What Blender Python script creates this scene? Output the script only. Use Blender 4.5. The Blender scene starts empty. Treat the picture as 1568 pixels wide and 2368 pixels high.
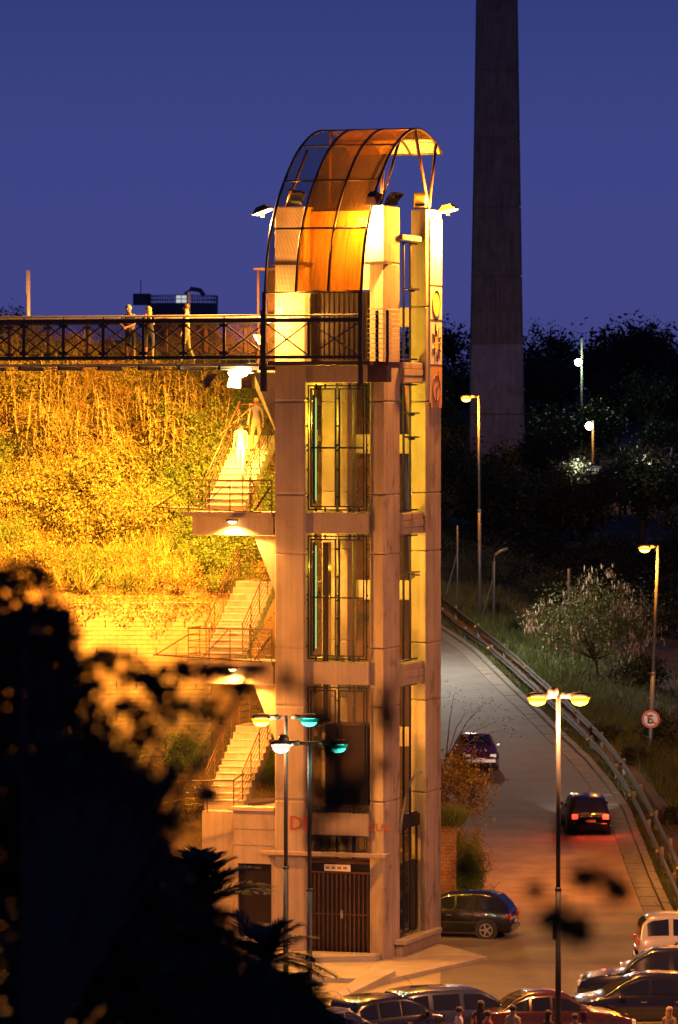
import bpy, math, random
import numpy as np
from mathutils import Vector, Matrix
R = math.radians
random.seed(7)
rng = np.random.default_rng(11)
sc = bpy.context.scene
col = sc.collection

# ------------------------------------------------------------------ camera
F = 10500.0; H = 17.1; HOR = 950.0          # focal in design px (1568x2368 grid), eye height, horizon row
cam = bpy.data.cameras.new('camera'); camo = bpy.data.objects.new('camera', cam); col.objects.link(camo)
camo.location = (0, 0, H); camo.rotation_euler = (R(90), 0, 0)
cam.sensor_fit = 'VERTICAL'; cam.sensor_height = 24; cam.sensor_width = 24
cam.lens = 24 * F / 2368
cam.shift_y = -(1184 - HOR) / 2368
cam.clip_start = 0.5; cam.clip_end = 3000
cam.dof.use_dof = True; cam.dof.focus_distance = 141; cam.dof.aperture_fstop = 2.1; cam.dof.aperture_blades = 0
sc.camera = camo

# ------------------------------------------------------------------ world: clear dusk sky, one gradient by elevation
w = bpy.data.worlds.new('World'); sc.world = w; w.use_nodes = True
nt = w.node_tree; nt.nodes.clear()
tc = nt.nodes.new('ShaderNodeTexCoord'); sp = nt.nodes.new('ShaderNodeSeparateXYZ')
mr = nt.nodes.new('ShaderNodeMapRange'); mr.inputs['From Min'].default_value = -0.02; mr.inputs['From Max'].default_value = 0.5
cr = nt.nodes.new('ShaderNodeValToRGB'); bg = nt.nodes.new('ShaderNodeBackground'); out = nt.nodes.new('ShaderNodeOutputWorld')
nt.links.new(tc.outputs['Generated'], sp.inputs[0]); nt.links.new(sp.outputs['Z'], mr.inputs['Value'])
nt.links.new(mr.outputs[0], cr.inputs[0]); nt.links.new(cr.outputs[0], bg.inputs[0]); nt.links.new(bg.outputs[0], out.inputs[0])
el = cr.color_ramp.elements
el[0].position = 0.0; el[0].color = (0.050, 0.048, 0.190, 1)
el[1].position = 1.0; el[1].color = (0.010, 0.018, 0.085, 1)
e = el.new(0.09); e.color = (0.052, 0.059, 0.235, 1)
e = el.new(0.15); e.color = (0.046, 0.058, 0.235, 1)
e = el.new(0.23); e.color = (0.029, 0.043, 0.190, 1)
e = el.new(0.4); e.color = (0.017, 0.029, 0.135, 1)
bg.inputs[1].default_value = 1.0
sc.view_settings.view_transform = 'Standard'; sc.view_settings.look = 'None'
sc.view_settings.exposure = 0.0; sc.view_settings.gamma = 1.0
SODIUM = (1.0, 0.325, 0.025); STREET = (1.0, 0.35, 0.11); WARM = (1.0, 0.41, 0.06); MERC = (0.05, 1.0, 0.62); WHITE = (1.0, 0.93, 0.78)

# ------------------------------------------------------------------ helpers
def P(px, py, d):
    return Vector(((px - 784) * d / F, d, H - (py - HOR) * d / F))
CT, ST = math.cos(R(18)), math.sin(R(18)); OX, OY = 1.373, 140.0
def TW(e, t, z=0.0):                                   # tower plan coordinates -> world
    return Vector((OX + CT * e + ST * t, OY - ST * e + CT * t, z))
def LX(px, t):
    k = (px - 784) / F
    return (k * (OY + CT * t) - OX - ST * t) / (CT + k * ST)
def LT(px, e):
    k = (px - 784) / F
    return (k * (OY - ST * e) - OX - CT * e) / (ST - k * CT)
def LZ(py, e, t):
    return H - (py - HOR) * (OY - ST * e + CT * t) / F

def tag(o, label=None, cat=None, group=None, kind=None):
    if label: o['label'] = label
    if cat: o['category'] = cat
    if group: o['group'] = group
    if kind: o['kind'] = kind
    return o
def empty(name, loc=(0, 0, 0), rz=0, label=None, cat=None, group=None, parent=None):
    o = bpy.data.objects.new(name, None); col.objects.link(o); o.location = loc; o.rotation_euler = (0, 0, rz)
    o.empty_display_size = .2
    if parent: o.parent = parent
    return tag(o, label, cat, group)
def link(name, me, parent=None, loc=None, rot=None):
    o = bpy.data.objects.new(name, me); col.objects.link(o)
    if parent: o.parent = parent
    if loc is not None: o.location = loc
    if rot is not None: o.rotation_euler = rot
    return o
def copy_tree(o, parent=None):
    c = o.copy(); col.objects.link(c)
    if parent is not None: c.parent = parent
    for ch in list(o.children): copy_tree(ch, c)
    return c

class MB:
    def __init__(s): s.v = []; s.f = []; s.m = []
    def add(s, vs, fs, m=0):
        b = len(s.v); s.v += [tuple(x) for x in vs]
        for f in fs: s.f.append(tuple(b + i for i in f)); s.m.append(m)
    def box(s, x0, x1, y0, y1, z0, z1, m=0):
        s.add([(x0,y0,z0),(x1,y0,z0),(x1,y1,z0),(x0,y1,z0),(x0,y0,z1),(x1,y0,z1),(x1,y1,z1),(x0,y1,z1)],
              [(0,3,2,1),(4,5,6,7),(0,1,5,4),(1,2,6,5),(2,3,7,6),(3,0,4,7)], m)
    def bar(s, p, q, w, h, m=0):                       # oriented rectangular bar
        p = Vector(p); q = Vector(q); d = (q - p)
        if d.length < 1e-6: return
        d.normalize(); up = Vector((0, 0, 1)) if abs(d.z) < .95 else Vector((1, 0, 0))
        a = d.cross(up).normalized() * w / 2; b = a.cross(d).normalized() * h / 2
        vs = [p-a-b, p+a-b, p+a+b, p-a+b, q-a-b, q+a-b, q+a+b, q-a+b]
        s.add(vs, [(0,3,2,1),(4,5,6,7),(0,1,5,4),(1,2,6,5),(2,3,7,6),(3,0,4,7)], m)
    def tube(s, pts, r, n=6, m=0, r2=None):
        pts = [Vector(p) for p in pts]; b = len(s.v); L = len(pts)
        for i, p in enumerate(pts):
            d = (pts[min(i+1, L-1)] - pts[max(i-1, 0)]).normalized()
            up = Vector((0, 0, 1)) if abs(d.z) < .95 else Vector((1, 0, 0))
            a = d.cross(up).normalized(); c = a.cross(d).normalized()
            rr = r if r2 is None else r + (r2 - r) * i / max(1, L - 1)
            for k in range(n):
                an = 2 * math.pi * k / n
                s.v.append(tuple(p + a * math.cos(an) * rr + c * math.sin(an) * rr))
        for i in range(L - 1):
            for k in range(n):
                k2 = (k + 1) % n
                s.f.append((b+i*n+k, b+i*n+k2, b+(i+1)*n+k2, b+(i+1)*n+k)); s.m.append(m)
        s.f.append(tuple(b + k for k in range(n))[::-1]); s.m.append(m)
        s.f.append(tuple(b + (L-1)*n + k for k in range(n))); s.m.append(m)
    def prism(s, poly, z0, z1, m=0):                   # poly: ccw xy list
        n = len(poly)
        vs = [(x, y, z0) for x, y in poly] + [(x, y, z1) for x, y in poly]
        s.add(vs, [tuple(range(n))[::-1], tuple(range(n, 2*n))] + [(i, (i+1)%n, n+(i+1)%n, n+i) for i in range(n)], m)
    def ball(s, c, r, nu=10, nv=6, m=0, sc=(1,1,1), cut=None):
        vs = []; fs = []
        for j in range(nv + 1):
            ph = math.pi * j / nv
            for i in range(nu):
                th = 2*math.pi*i/nu
                vs.append((c[0]+r*sc[0]*math.sin(ph)*math.cos(th), c[1]+r*sc[1]*math.sin(ph)*math.sin(th), c[2]+r*sc[2]*math.cos(ph)))
        for j in range(nv):
            if cut and j >= cut: break
            for i in range(nu):
                i2 = (i+1) % nu; fs.append((j*nu+i, (j+1)*nu+i, (j+1)*nu+i2, j*nu+i2))
        s.add(vs, fs, m)
    def mesh(s, name, mats, smooth=False):
        me = bpy.data.meshes.new(name); me.from_pydata(s.v, [], s.f)
        for m in (mats if isinstance(mats, (list, tuple)) else [mats]): me.materials.append(m)
        me.polygons.foreach_set('material_index', s.m)
        if smooth: me.polygons.foreach_set('use_smooth', [True] * len(s.f))
        me.update(); return me
    def build(s, name, mats, parent=None, smooth=False, loc=None, rot=None, bevel=0):
        o = link(name, s.mesh(name, mats, smooth), parent, loc, rot)
        if bevel:
            b = o.modifiers.new('bevel', 'BEVEL'); b.width = bevel; b.segments = 2; b.limit_method = 'ANGLE'
        return o

# ------------------------------------------------------------------ materials
def new_mat(name):
    m = bpy.data.materials.new(name); m.use_nodes = True
    n = m.node_tree; n.nodes.clear()
    o = n.nodes.new('ShaderNodeOutputMaterial'); return m, n, o
def mat(name, c, rough=.7, metal=0, noise=0, nscale=3, bump=0, bscale=20, c2=None, stretch=(1,1,1), detail=6, spec=.5, coat=0):
    m, n, o = new_mat(name)
    b = n.nodes.new('ShaderNodeBsdfPrincipled'); n.links.new(b.outputs[0], o.inputs[0])
    b.inputs['Base Color'].default_value = (*c, 1); b.inputs['Roughness'].default_value = rough; b.inputs['Metallic'].default_value = metal
    b.inputs['Specular IOR Level'].default_value = spec; b.inputs['Coat Weight'].default_value = coat
    if noise or bump:
        t = n.nodes.new('ShaderNodeTexCoord'); mp = n.nodes.new('ShaderNodeMapping'); mp.inputs['Scale'].default_value = stretch
        n.links.new(t.outputs['Object'], mp.inputs[0])
    if noise:
        nz = n.nodes.new('ShaderNodeTexNoise'); nz.inputs['Scale'].default_value = nscale; nz.inputs['Detail'].default_value = detail
        nz.inputs['Roughness'].default_value = .65
        n.links.new(mp.outputs[0], nz.inputs['Vector'])
        r = n.nodes.new('ShaderNodeValToRGB'); e0, e1 = r.color_ramp.elements
        e0.position = .5 - .2 ; e1.position = .5 + .2
        cc = c2 or tuple(x * (1 - noise) for x in c)
        e0.color = (*cc, 1); e1.color = (*c, 1)
        n.links.new(nz.outputs[0], r.inputs[0]); n.links.new(r.outputs[0], b.inputs['Base Color'])
    if bump:
        nb = n.nodes.new('ShaderNodeTexNoise'); nb.inputs['Scale'].default_value = bscale; nb.inputs['Detail'].default_value = 5
        n.links.new(mp.outputs[0], nb.inputs['Vector'])
        bp = n.nodes.new('ShaderNodeBump'); bp.inputs['Strength'].default_value = bump; bp.inputs['Distance'].default_value = .03
        n.links.new(nb.outputs[0], bp.inputs['Height']); n.links.new(bp.outputs[0], b.inputs['Normal'])
    return m
def emit(name, c, s):
    m, n, o = new_mat(name); e = n.nodes.new('ShaderNodeEmission'); e.inputs[0].default_value = (*c, 1); e.inputs[1].default_value = s
    n.links.new(e.outputs[0], o.inputs[0]); return m
def concrete(name, c, dark, streak=.35, bump=.35, rough_lines=0):
    """cast concrete: cloudy tone, vertical rain streaks, sparse dark stains, board marks"""
    m, n, o = new_mat(name); N = n.nodes; Lk = n.links
    b = N.new('ShaderNodeBsdfPrincipled'); Lk.new(b.outputs[0], o.inputs[0]); b.inputs['Roughness'].default_value = .85
    b.inputs['Specular IOR Level'].default_value = .3
    t = N.new('ShaderNodeTexCoord')
    def nz(scale, stretch, det=6, dist=0):
        mp = N.new('ShaderNodeMapping'); mp.inputs['Scale'].default_value = stretch; Lk.new(t.outputs['Object'], mp.inputs[0])
        q = N.new('ShaderNodeTexNoise'); q.inputs['Scale'].default_value = scale; q.inputs['Detail'].default_value = det; q.inputs['Distortion'].default_value = dist
        Lk.new(mp.outputs[0], q.inputs['Vector']); return q
    def ramp(src, p0, p1, c0, c1):
        r = N.new('ShaderNodeValToRGB'); r.color_ramp.elements[0].position = p0; r.color_ramp.elements[1].position = p1
        r.color_ramp.elements[0].color = (*c0, 1); r.color_ramp.elements[1].color = (*c1, 1); Lk.new(src.outputs[0], r.inputs[0]); return r
    def mix(a, bb, fac=None, mode='MULTIPLY'):
        x = N.new('ShaderNodeMix'); x.data_type = 'RGBA'; x.blend_type = mode
        x.inputs[0].default_value = 1 if fac is None else fac
        Lk.new(a.outputs['Color'] if 'Color' in a.outputs else a.outputs[2], x.inputs[6]); Lk.new(bb.outputs['Color'] if 'Color' in bb.outputs else bb.outputs[2], x.inputs[7]); return x
    base = ramp(nz(1.1, (1, 1, .6)), .32, .68, tuple(x * .72 for x in c), c)
    st = ramp(nz(2.5, (3, 3, .10), 5), .35, .62, (1-streak,)*3, (1, 1, 1))
    spots = ramp(nz(1.4, (1, 1, .8), 12, .15), .33, .43, dark, (1, 1, 1))
    fine = ramp(nz(28, (1, 1, 1), 4), .3, .7, (.82, .82, .82), (1, 1, 1))
    x = mix(mix(mix(base, st), spots), fine)
    Lk.new(x.outputs[2], b.inputs['Base Color'])
    hb = nz(18, (1, 1, .5), 8)
    bp = N.new('ShaderNodeBump'); bp.inputs['Strength'].default_value = bump; bp.inputs['Distance'].default_value = .02
    Lk.new(hb.outputs[0], bp.inputs['Height'])
    if rough_lines:
        h2 = nz(9, (4, 4, .15), 5); b2 = N.new('ShaderNodeBump'); b2.inputs['Strength'].default_value = rough_lines; b2.inputs['Distance'].default_value = .04
        Lk.new(h2.outputs[0], b2.inputs['Height']); Lk.new(bp.outputs[0], b2.inputs['Normal']); bp = b2
    Lk.new(bp.outputs[0], b.inputs['Normal'])
    return m
def leaf_mat(name, c, c2, trans=.25, rough=.55, nscale=1.5):
    m, n, o = new_mat(name); N = n.nodes; Lk = n.links
    g = N.new('ShaderNodeTexCoord'); q = N.new('ShaderNodeTexNoise'); q.inputs['Scale'].default_value = nscale; q.inputs['Detail'].default_value = 6
    Lk.new(g.outputs['Object'], q.inputs['Vector'])
    r = N.new('ShaderNodeValToRGB'); r.color_ramp.elements[0].position = .3; r.color_ramp.elements[1].position = .7
    r.color_ramp.elements[0].color = (*c2, 1); r.color_ramp.elements[1].color = (*c, 1); Lk.new(q.outputs[0], r.inputs[0])
    d = N.new('ShaderNodeBsdfPrincipled'); d.inputs['Roughness'].default_value = rough; d.inputs['Specular IOR Level'].default_value = .35
    tr = N.new('ShaderNodeBsdfTranslucent'); mx = N.new('ShaderNodeMixShader'); mx.inputs[0].default_value = trans
    Lk.new(r.outputs[0], d.inputs['Base Color']); Lk.new(r.outputs[0], tr.inputs[0]); Lk.new(d.outputs[0], mx.inputs[1]); Lk.new(tr.outputs[0], mx.inputs[2]); Lk.new(mx.outputs[0], o.inputs[0])
    return m
def vor2d(N, Lk, scale):
    g = N.new('ShaderNodeTexCoord'); sp = N.new('ShaderNodeSeparateXYZ'); ad = N.new('ShaderNodeMath'); cb = N.new('ShaderNodeCombineXYZ')
    Lk.new(g.outputs['Object'], sp.inputs[0]); Lk.new(sp.outputs['Y'], ad.inputs[0]); Lk.new(sp.outputs['Z'], ad.inputs[1])
    Lk.new(sp.outputs['X'], cb.inputs[0]); Lk.new(ad.outputs[0], cb.inputs[1])
    q = N.new('ShaderNodeTexVoronoi'); q.voronoi_dimensions = '2D'; q.inputs['Scale'].default_value = scale; q.inputs['Randomness'].default_value = 0
    Lk.new(cb.outputs[0], q.inputs['Vector']); return q
def screen_mat(name, c, scale=32, open_=.42, rough=.5):
    """perforated sheet: round holes in a regular grid are cut out by transparency"""
    m, n, o = new_mat(name); N = n.nodes; Lk = n.links
    q = vor2d(N, Lk, scale)
    lt = N.new('ShaderNodeMath'); lt.operation = 'LESS_THAN'; lt.inputs[1].default_value = open_; Lk.new(q.outputs['Distance'], lt.inputs[0])
    d = N.new('ShaderNodeBsdfPrincipled'); d.inputs['Base Color'].default_value = (*c, 1); d.inputs['Roughness'].default_value = rough; d.inputs['Metallic'].default_value = .3
    tr = N.new('ShaderNodeBsdfTransparent'); mx = N.new('ShaderNodeMixShader')
    Lk.new(lt.outputs[0], mx.inputs[0]); Lk.new(d.outputs[0], mx.inputs[1]); Lk.new(tr.outputs[0], mx.inputs[2]); Lk.new(mx.outputs[0], o.inputs[0])
    return m

M = {}
M['conc'] = concrete('cast_concrete', (.36, .285, .235), (.86, .83, .80), .14, .3)
M['conc_rough'] = concrete('rough_board_marked_concrete', (.46, .37, .32), (.62, .57, .56), .25, .5, .9)
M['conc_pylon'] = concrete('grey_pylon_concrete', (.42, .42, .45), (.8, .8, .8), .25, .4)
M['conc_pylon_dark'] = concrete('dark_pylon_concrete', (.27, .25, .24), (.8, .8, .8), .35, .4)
M['pave'] = mat('pale_paving', (.34, .30, .25), .85, noise=.3, nscale=1.3, bump=.3, bscale=14)
M['kerb'] = mat('kerb_concrete', (.19, .165, .14), .85, noise=.4, nscale=2.5, bump=.3)
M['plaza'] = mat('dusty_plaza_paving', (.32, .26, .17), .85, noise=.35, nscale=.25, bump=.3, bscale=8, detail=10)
M['asphalt'] = mat('worn_asphalt', (.13, .12, .11), .8, noise=.35, nscale=.6, bump=.3, bscale=8, detail=10)
M['dirt'] = mat('dirt_ground', (.13, .09, .06), .95, noise=.6, nscale=.35, bump=.6, bscale=3, detail=10)
M['steel_dark'] = mat('dark_painted_steel', (.022, .018, .018), .45, .2, noise=.4, nscale=6)
M['steel_brown'] = mat('brown_rusty_steel', (.11, .055, .03), .5, .4, noise=.5, nscale=5)
M['rail_steel'] = mat('galvanised_rail_steel', (.22, .21, .20), .5, .3, noise=.25, nscale=5)
M['guard_steel'] = mat('weathered_guard_rail_steel', (.055, .045, .04), .8, 0, noise=.6, nscale=1.2)
M['pole'] = mat('grey_painted_pole', (.20, .19, .19), .45, .3, noise=.3, nscale=4)
M['pole_dark'] = mat('dark_blue_grey_pole', (.02, .022, .03), .6, .2, noise=.3, nscale=4)
M['black'] = mat('black_housing', (.02, .02, .02), .5)
M['door'] = mat('dark_brown_door_metal', (.013, .007, .005), .4, .3, noise=.4, nscale=3)
M['brick'] = mat('red_brick', (.26, .13, .075), .9, noise=.45, nscale=3, bump=.4)
M['brick2'] = mat('dusty_brick', (.20, .11, .07), .9, noise=.45, nscale=3, bump=.4)
M['mortar'] = mat('mortar', (.22, .19, .16), .95, noise=.3, nscale=4)
M['block'] = mat('retaining_wall_blocks', (.17, .135, .10), .9, noise=.45, nscale=.9, bump=.5, bscale=10, detail=10)
M['bark'] = mat('bark', (.09, .06, .04), .9, noise=.4, nscale=8, bump=.5)
M['stem'] = mat('cane_stem', (.22, .20, .09), .6, noise=.3, nscale=2)
M['leaf'] = leaf_mat('bush_leaves', (.17, .17, .04), (.06, .07, .02))
M['leaf_green'] = leaf_mat('green_bush_leaves', (.09, .16, .03), (.04, .07, .015))
M['leaf_dry'] = leaf_mat('dry_leaves', (.27, .19, .05), (.09, .07, .02))
M['leaf_dark'] = leaf_mat('dark_hill_leaves', (.055, .065, .025), (.025, .03, .012), nscale=.4)
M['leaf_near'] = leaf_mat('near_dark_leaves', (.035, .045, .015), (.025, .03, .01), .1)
M['leaf_cane'] = leaf_mat('cane_leaves', (.24, .24, .07), (.12, .11, .03), .3)
M['grass'] = leaf_mat('verge_grass', (.14, .17, .05), (.07, .09, .03), .3, nscale=.8)
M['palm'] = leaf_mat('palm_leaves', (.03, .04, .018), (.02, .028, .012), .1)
M['pod'] = mat('dry_seed_pods', (.38, .28, .19), .7)
M['screen'] = screen_mat('perforated_screen', (.10, .05, .02), 22, .36)
M['screen_green_lit'] = screen_mat('painted_green_light_screen', (.40, .42, .05), 22, .38)  # green lamp light under the canopy's rear end, put into the sheet colour
M['screen_fine'] = screen_mat('fine_wire_screen', (.10, .06, .03), 30, .46)
M['glass_dark'] = mat('dark_glass', (.012, .014, .016), .08, 0, spec=.8)
M['plate'] = mat('number_plate', (.6, .6, .58), .4)
M['plate_ink'] = mat('plate_ink', (.02, .02, .02), .5)
M['tyre'] = mat('tyre_rubber', (.02, .02, .02), .8)
M['rim'] = mat('alloy_rim', (.55, .53, .5), .3, .8)
M['white'] = mat('white_paint', (.75, .72, .68), .4)
M['red'] = mat('red_sign_paint', (.55, .06, .02), .4)
M['sign_white'] = mat('sign_white', (.72, .70, .64), .4)
M['graf_red'] = mat('red_spray_paint', (.26, .04, .015), .7)
M['graf_dark'] = mat('faded_brown_spray_paint', (.22, .12, .05), .7)
M['art_ink'] = mat('painted_outline', (.05, .04, .04), .6)
M['art_yellow'] = mat('painted_yellow', (.55, .40, .14), .6)
M['art_white'] = mat('painted_white_panel', (.62, .58, .52), .6, noise=.25, nscale=2)
M['art_orange'] = mat('painted_orange_panel', (.50, .27, .12), .6, noise=.25, nscale=2)
M['art_pink'] = mat('painted_pink', (.5, .25, .2), .6)
M['skin'] = mat('skin', (.42, .24, .16), .5)
M['house'] = mat('house_render', (.55, .52, .46), .8, noise=.3, nscale=1)
M['tank'] = mat('tank_paint', (.10, .11, .13), .6, noise=.3, nscale=.3)
M['yellow_refl'] = mat('amber_reflector', (.8, .45, .02), .2)
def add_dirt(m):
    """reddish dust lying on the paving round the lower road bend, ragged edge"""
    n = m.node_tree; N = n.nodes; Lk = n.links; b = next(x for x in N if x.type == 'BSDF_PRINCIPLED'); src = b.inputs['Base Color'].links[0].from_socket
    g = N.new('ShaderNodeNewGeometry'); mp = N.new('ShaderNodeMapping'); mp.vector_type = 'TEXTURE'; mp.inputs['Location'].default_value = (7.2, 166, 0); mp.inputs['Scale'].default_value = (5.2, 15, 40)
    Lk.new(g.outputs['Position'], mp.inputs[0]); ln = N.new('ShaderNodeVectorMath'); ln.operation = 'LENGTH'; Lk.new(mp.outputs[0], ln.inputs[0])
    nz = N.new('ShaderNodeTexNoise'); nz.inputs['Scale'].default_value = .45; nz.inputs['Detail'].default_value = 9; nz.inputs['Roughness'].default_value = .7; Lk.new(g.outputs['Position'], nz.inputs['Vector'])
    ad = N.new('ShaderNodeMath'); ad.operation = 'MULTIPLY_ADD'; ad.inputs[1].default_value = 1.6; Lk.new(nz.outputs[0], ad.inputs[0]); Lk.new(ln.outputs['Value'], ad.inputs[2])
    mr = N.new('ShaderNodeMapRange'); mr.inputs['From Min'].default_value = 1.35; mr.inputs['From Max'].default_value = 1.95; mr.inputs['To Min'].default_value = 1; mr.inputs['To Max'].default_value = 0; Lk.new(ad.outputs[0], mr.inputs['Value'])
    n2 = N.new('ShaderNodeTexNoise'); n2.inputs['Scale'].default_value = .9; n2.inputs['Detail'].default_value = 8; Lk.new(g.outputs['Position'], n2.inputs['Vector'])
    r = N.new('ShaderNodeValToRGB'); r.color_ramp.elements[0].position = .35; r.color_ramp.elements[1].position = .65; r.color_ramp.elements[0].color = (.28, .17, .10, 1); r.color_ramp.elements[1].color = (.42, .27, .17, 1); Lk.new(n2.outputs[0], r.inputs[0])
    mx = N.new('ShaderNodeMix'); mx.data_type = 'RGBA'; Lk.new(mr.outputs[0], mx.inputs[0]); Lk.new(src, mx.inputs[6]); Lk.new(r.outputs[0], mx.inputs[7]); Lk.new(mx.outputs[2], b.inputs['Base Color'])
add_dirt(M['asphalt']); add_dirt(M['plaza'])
# brown ribbed polycarbonate over mesh
m, n, o = new_mat('brown_polycarbonate'); N = n.nodes; Lk = n.links
g = N.new('ShaderNodeTexCoord'); mp = N.new('ShaderNodeMapping'); mp.inputs['Scale'].default_value = (7, .35, .35); Lk.new(g.outputs['Object'], mp.inputs[0])
q = N.new('ShaderNodeTexNoise'); q.inputs['Scale'].default_value = 2.2; q.inputs['Detail'].default_value = 6; Lk.new(mp.outputs[0], q.inputs['Vector'])
r = N.new('ShaderNodeValToRGB'); r.color_ramp.elements[0].position = .3; r.color_ramp.elements[1].position = .75
r.color_ramp.elements[0].color = (.26, .11, .010, 1); r.color_ramp.elements[1].color = (.58, .31, .03, 1); Lk.new(q.outputs[0], r.inputs[0])
d = N.new('ShaderNodeBsdfPrincipled'); d.inputs['Roughness'].default_value = .3; d.inputs['Base Color'].default_value = (.035, .018, .01, 1)
tl = N.new('ShaderNodeBsdfTranslucent'); Lk.new(r.outputs[0], tl.inputs[0]); tr = N.new('ShaderNodeBsdfTransparent'); Lk.new(r.outputs[0], tr.inputs[0])
a1 = N.new('ShaderNodeMixShader'); a1.inputs[0].default_value = .955; Lk.new(tl.outputs[0], a1.inputs[1]); Lk.new(tr.outputs[0], a1.inputs[2])
vv = vor2d(N, Lk, 17)
lt = N.new('ShaderNodeMath'); lt.operation = 'LESS_THAN'; lt.inputs[1].default_value = .46; Lk.new(vv.outputs['Distance'], lt.inputs[0])
a2 = N.new('ShaderNodeMixShader'); Lk.new(lt.outputs[0], a2.inputs[0]); Lk.new(d.outputs[0], a2.inputs[1]); Lk.new(a1.outputs[0], a2.inputs[2]); Lk.new(a2.outputs[0], o.inputs[0])
M['poly'] = m
E = {'sodium': emit('lit_sodium_lens', (1, .52, .08), 14), 'sodium_hot': emit('lit_floodlight_lens', (1, .72, .28), 30),
     'merc': emit('lit_green_mercury_lens', (.10, 1, .72), 7), 'white': emit('lit_white_lens', (1, .86, .72), 16),
     'tail': emit('lit_tail_light', (1, .05, .02), 9), 'head': emit('lit_headlight', (1, .92, .75), 12),
     'far_green': emit('lit_far_white_green_lens', (.75, 1, .62), 40), 'far_warm': emit('lit_far_warm_lens', (1, .75, .38), 40),
     'tube': emit('lit_green_white_tube', (.5, 1, .3), 1.1), 'amber': emit('lit_amber_lens', (1, .62, .05), 12)}

E['sodium_rim'] = E['amber_rim'] = emit('lit_orange_lens_rim', (1, .36, .01), 2.5); E['merc_rim'] = emit('lit_green_lens_rim', (.01, .75, .5), 1.0); E['white_rim'] = emit('lit_pale_lens_rim', (1, .62, .40), 1.6)
def light(parent, loc, power, color, kind='POINT', target=None, size=.12, angle=120, blend=.5, name='lamp_light'):
    """loc/target in world space"""
    L = bpy.data.lights.new(name, kind); L.energy = power; L.color = color
    L.shadow_soft_size = size
    if kind == 'SPOT': L.spot_size = R(angle); L.spot_blend = blend
    o = bpy.data.objects.new(name, L); col.objects.link(o)
    bpy.context.view_layer.update()
    mw = Matrix.Translation(Vector(loc))
    if target is not None:
        mw = mw @ (Vector(target) - Vector(loc)).to_track_quat('-Z', 'Y').to_matrix().to_4x4()
    o.parent = parent; o.matrix_parent_inverse = parent.matrix_world.inverted(); o.matrix_world = mw
    return o
def text_mesh(name, s, size, material, parent, loc, rot, extrude=.004, bold=0):
    c = bpy.data.curves.new(name, 'FONT'); c.body = s; c.size = size; c.extrude = extrude; c.offset = bold; c.resolution_u = 2
    t = bpy.data.objects.new(name, c); col.objects.link(t); bpy.context.view_layer.update()
    me = bpy.data.meshes.new_from_object(t.evaluated_get(bpy.context.evaluated_depsgraph_get()))
    bpy.data.objects.remove(t); me.materials.clear(); me.materials.append(material)
    return link(name, me, parent, loc, rot)

# ------------------------------------------------------------------ ground shape
ZR = [(0, 0), (166, 0), (180, .45), (200, 1.3), (230, 3.0), (260, 5.0), (300, 7.5), (400, 13), (700, 24)]
ZHL = [(0, 0), (200, 0.8), (250, 2.4), (300, 5.0), (400, 9.5), (500, 15), (650, 19), (900, 20)]
ZLEFT = [(0, 0), (147.5, 0), (155.6, 5.2), (156.0, 5.4), (156.9, 10.4), (158, 10.8), (172, 18.6), (200, 20), (900, 21)]
def interp(tab, x):
    for (a, za), (b, zb) in zip(tab, tab[1:]):
        if x <= b: return za + (zb - za) * (x - a) / (b - a) if x > a else za
    return tab[-1][1]
def zr(d): return interp(ZR, d)
def sstep(a, b, x):
    t = max(0, min(1, (x - a) / (b - a))); return t * t * (3 - 2 * t)
def G(px, py, dz=0.0):
    a, b = 100.0, 600.0
    f = lambda d: H - (py - HOR) * d / F - zr(d) - dz
    for _ in range(50):
        mth = (a + b) / 2
        if f(mth) > 0: a = mth
        else: b = mth
    return Vector(((px - 784) * a / F, a, zr(a)))
KERB_PX = [(1018,1458),(1060,1486),(1095,1511),(1169,1585),(1244,1656),(1300,1712),(1356,1765),(1400,1818),(1442,1880),(1468,1949),(1494,2016),(1517,2072),(1539,2121),(1580,2210),(1630,2330)]
KERB = [G(*p) for p in KERB_PX]
KERB = [KERB[0] + (KERB[0] - KERB[1]) * 1.4] + KERB
def kerb_x(y):
    pts = KERB[::-1]
    if y <= pts[0].y: return pts[0].x
    for a, b in zip(pts, pts[1:]):
        if y <= b.y: return a.x + (b.x - a.x) * (y - a.y) / (b.y - a.y)
    return pts[-1].x - (y - pts[-1].y) * .08
def left_mask(x, y):
    edge = 2.6 + max(0, y - 160) * .02
    return 1 - sstep(edge - .9, edge + .5, x)
def hgt(x, y):
    base = zr(y)
    kx = kerb_x(y)
    q = x - kx
    if q > 0:
        s = sstep(3, 16, q); base = base * (1 - s) + (interp(ZHL, y) - .6 * (1 if y < 300 else 0)) * s
        base += sstep(10, 40, q) * 1.2 * math.sin(x * .13 + y * .05)
    lm = left_mask(x, y)
    if lm > 0: base = base * (1 - lm) + max(base, interp(ZLEFT, y) + (.25 * math.sin(x * 1.3 + y * .7) if y > 158 else 0)) * lm
    return base
xs = sorted(set([-400, -250, -150, -100, -70, -50] + [x for x in np.arange(-40, 48, .9)] + [50, 55, 60, 70, 85, 100, 130, 180, 250, 400]))
ys = sorted(set([-60, -20, 20, 60, 90, 110, 120, 130, 140, 147.5] + list(np.arange(148, 176, .6)) + [155.6, 156, 156.9, 158] + list(np.arange(176, 320, 4)) + list(np.arange(320, 700, 15)) + [750, 850, 1000, 1400]))
vs = [(x, y, hgt(x, y) - (.12 if (kerb_x(y) - 8 < x < kerb_x(y) + .5 and 150 < y < 300) else 0)) for y in ys for x in xs]
nx = len(xs); fs = [(j*nx+i, j*nx+i+1, (j+1)*nx+i+1, (j+1)*nx+i) for j in range(len(ys)-1) for i in range(nx-1)]
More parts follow.
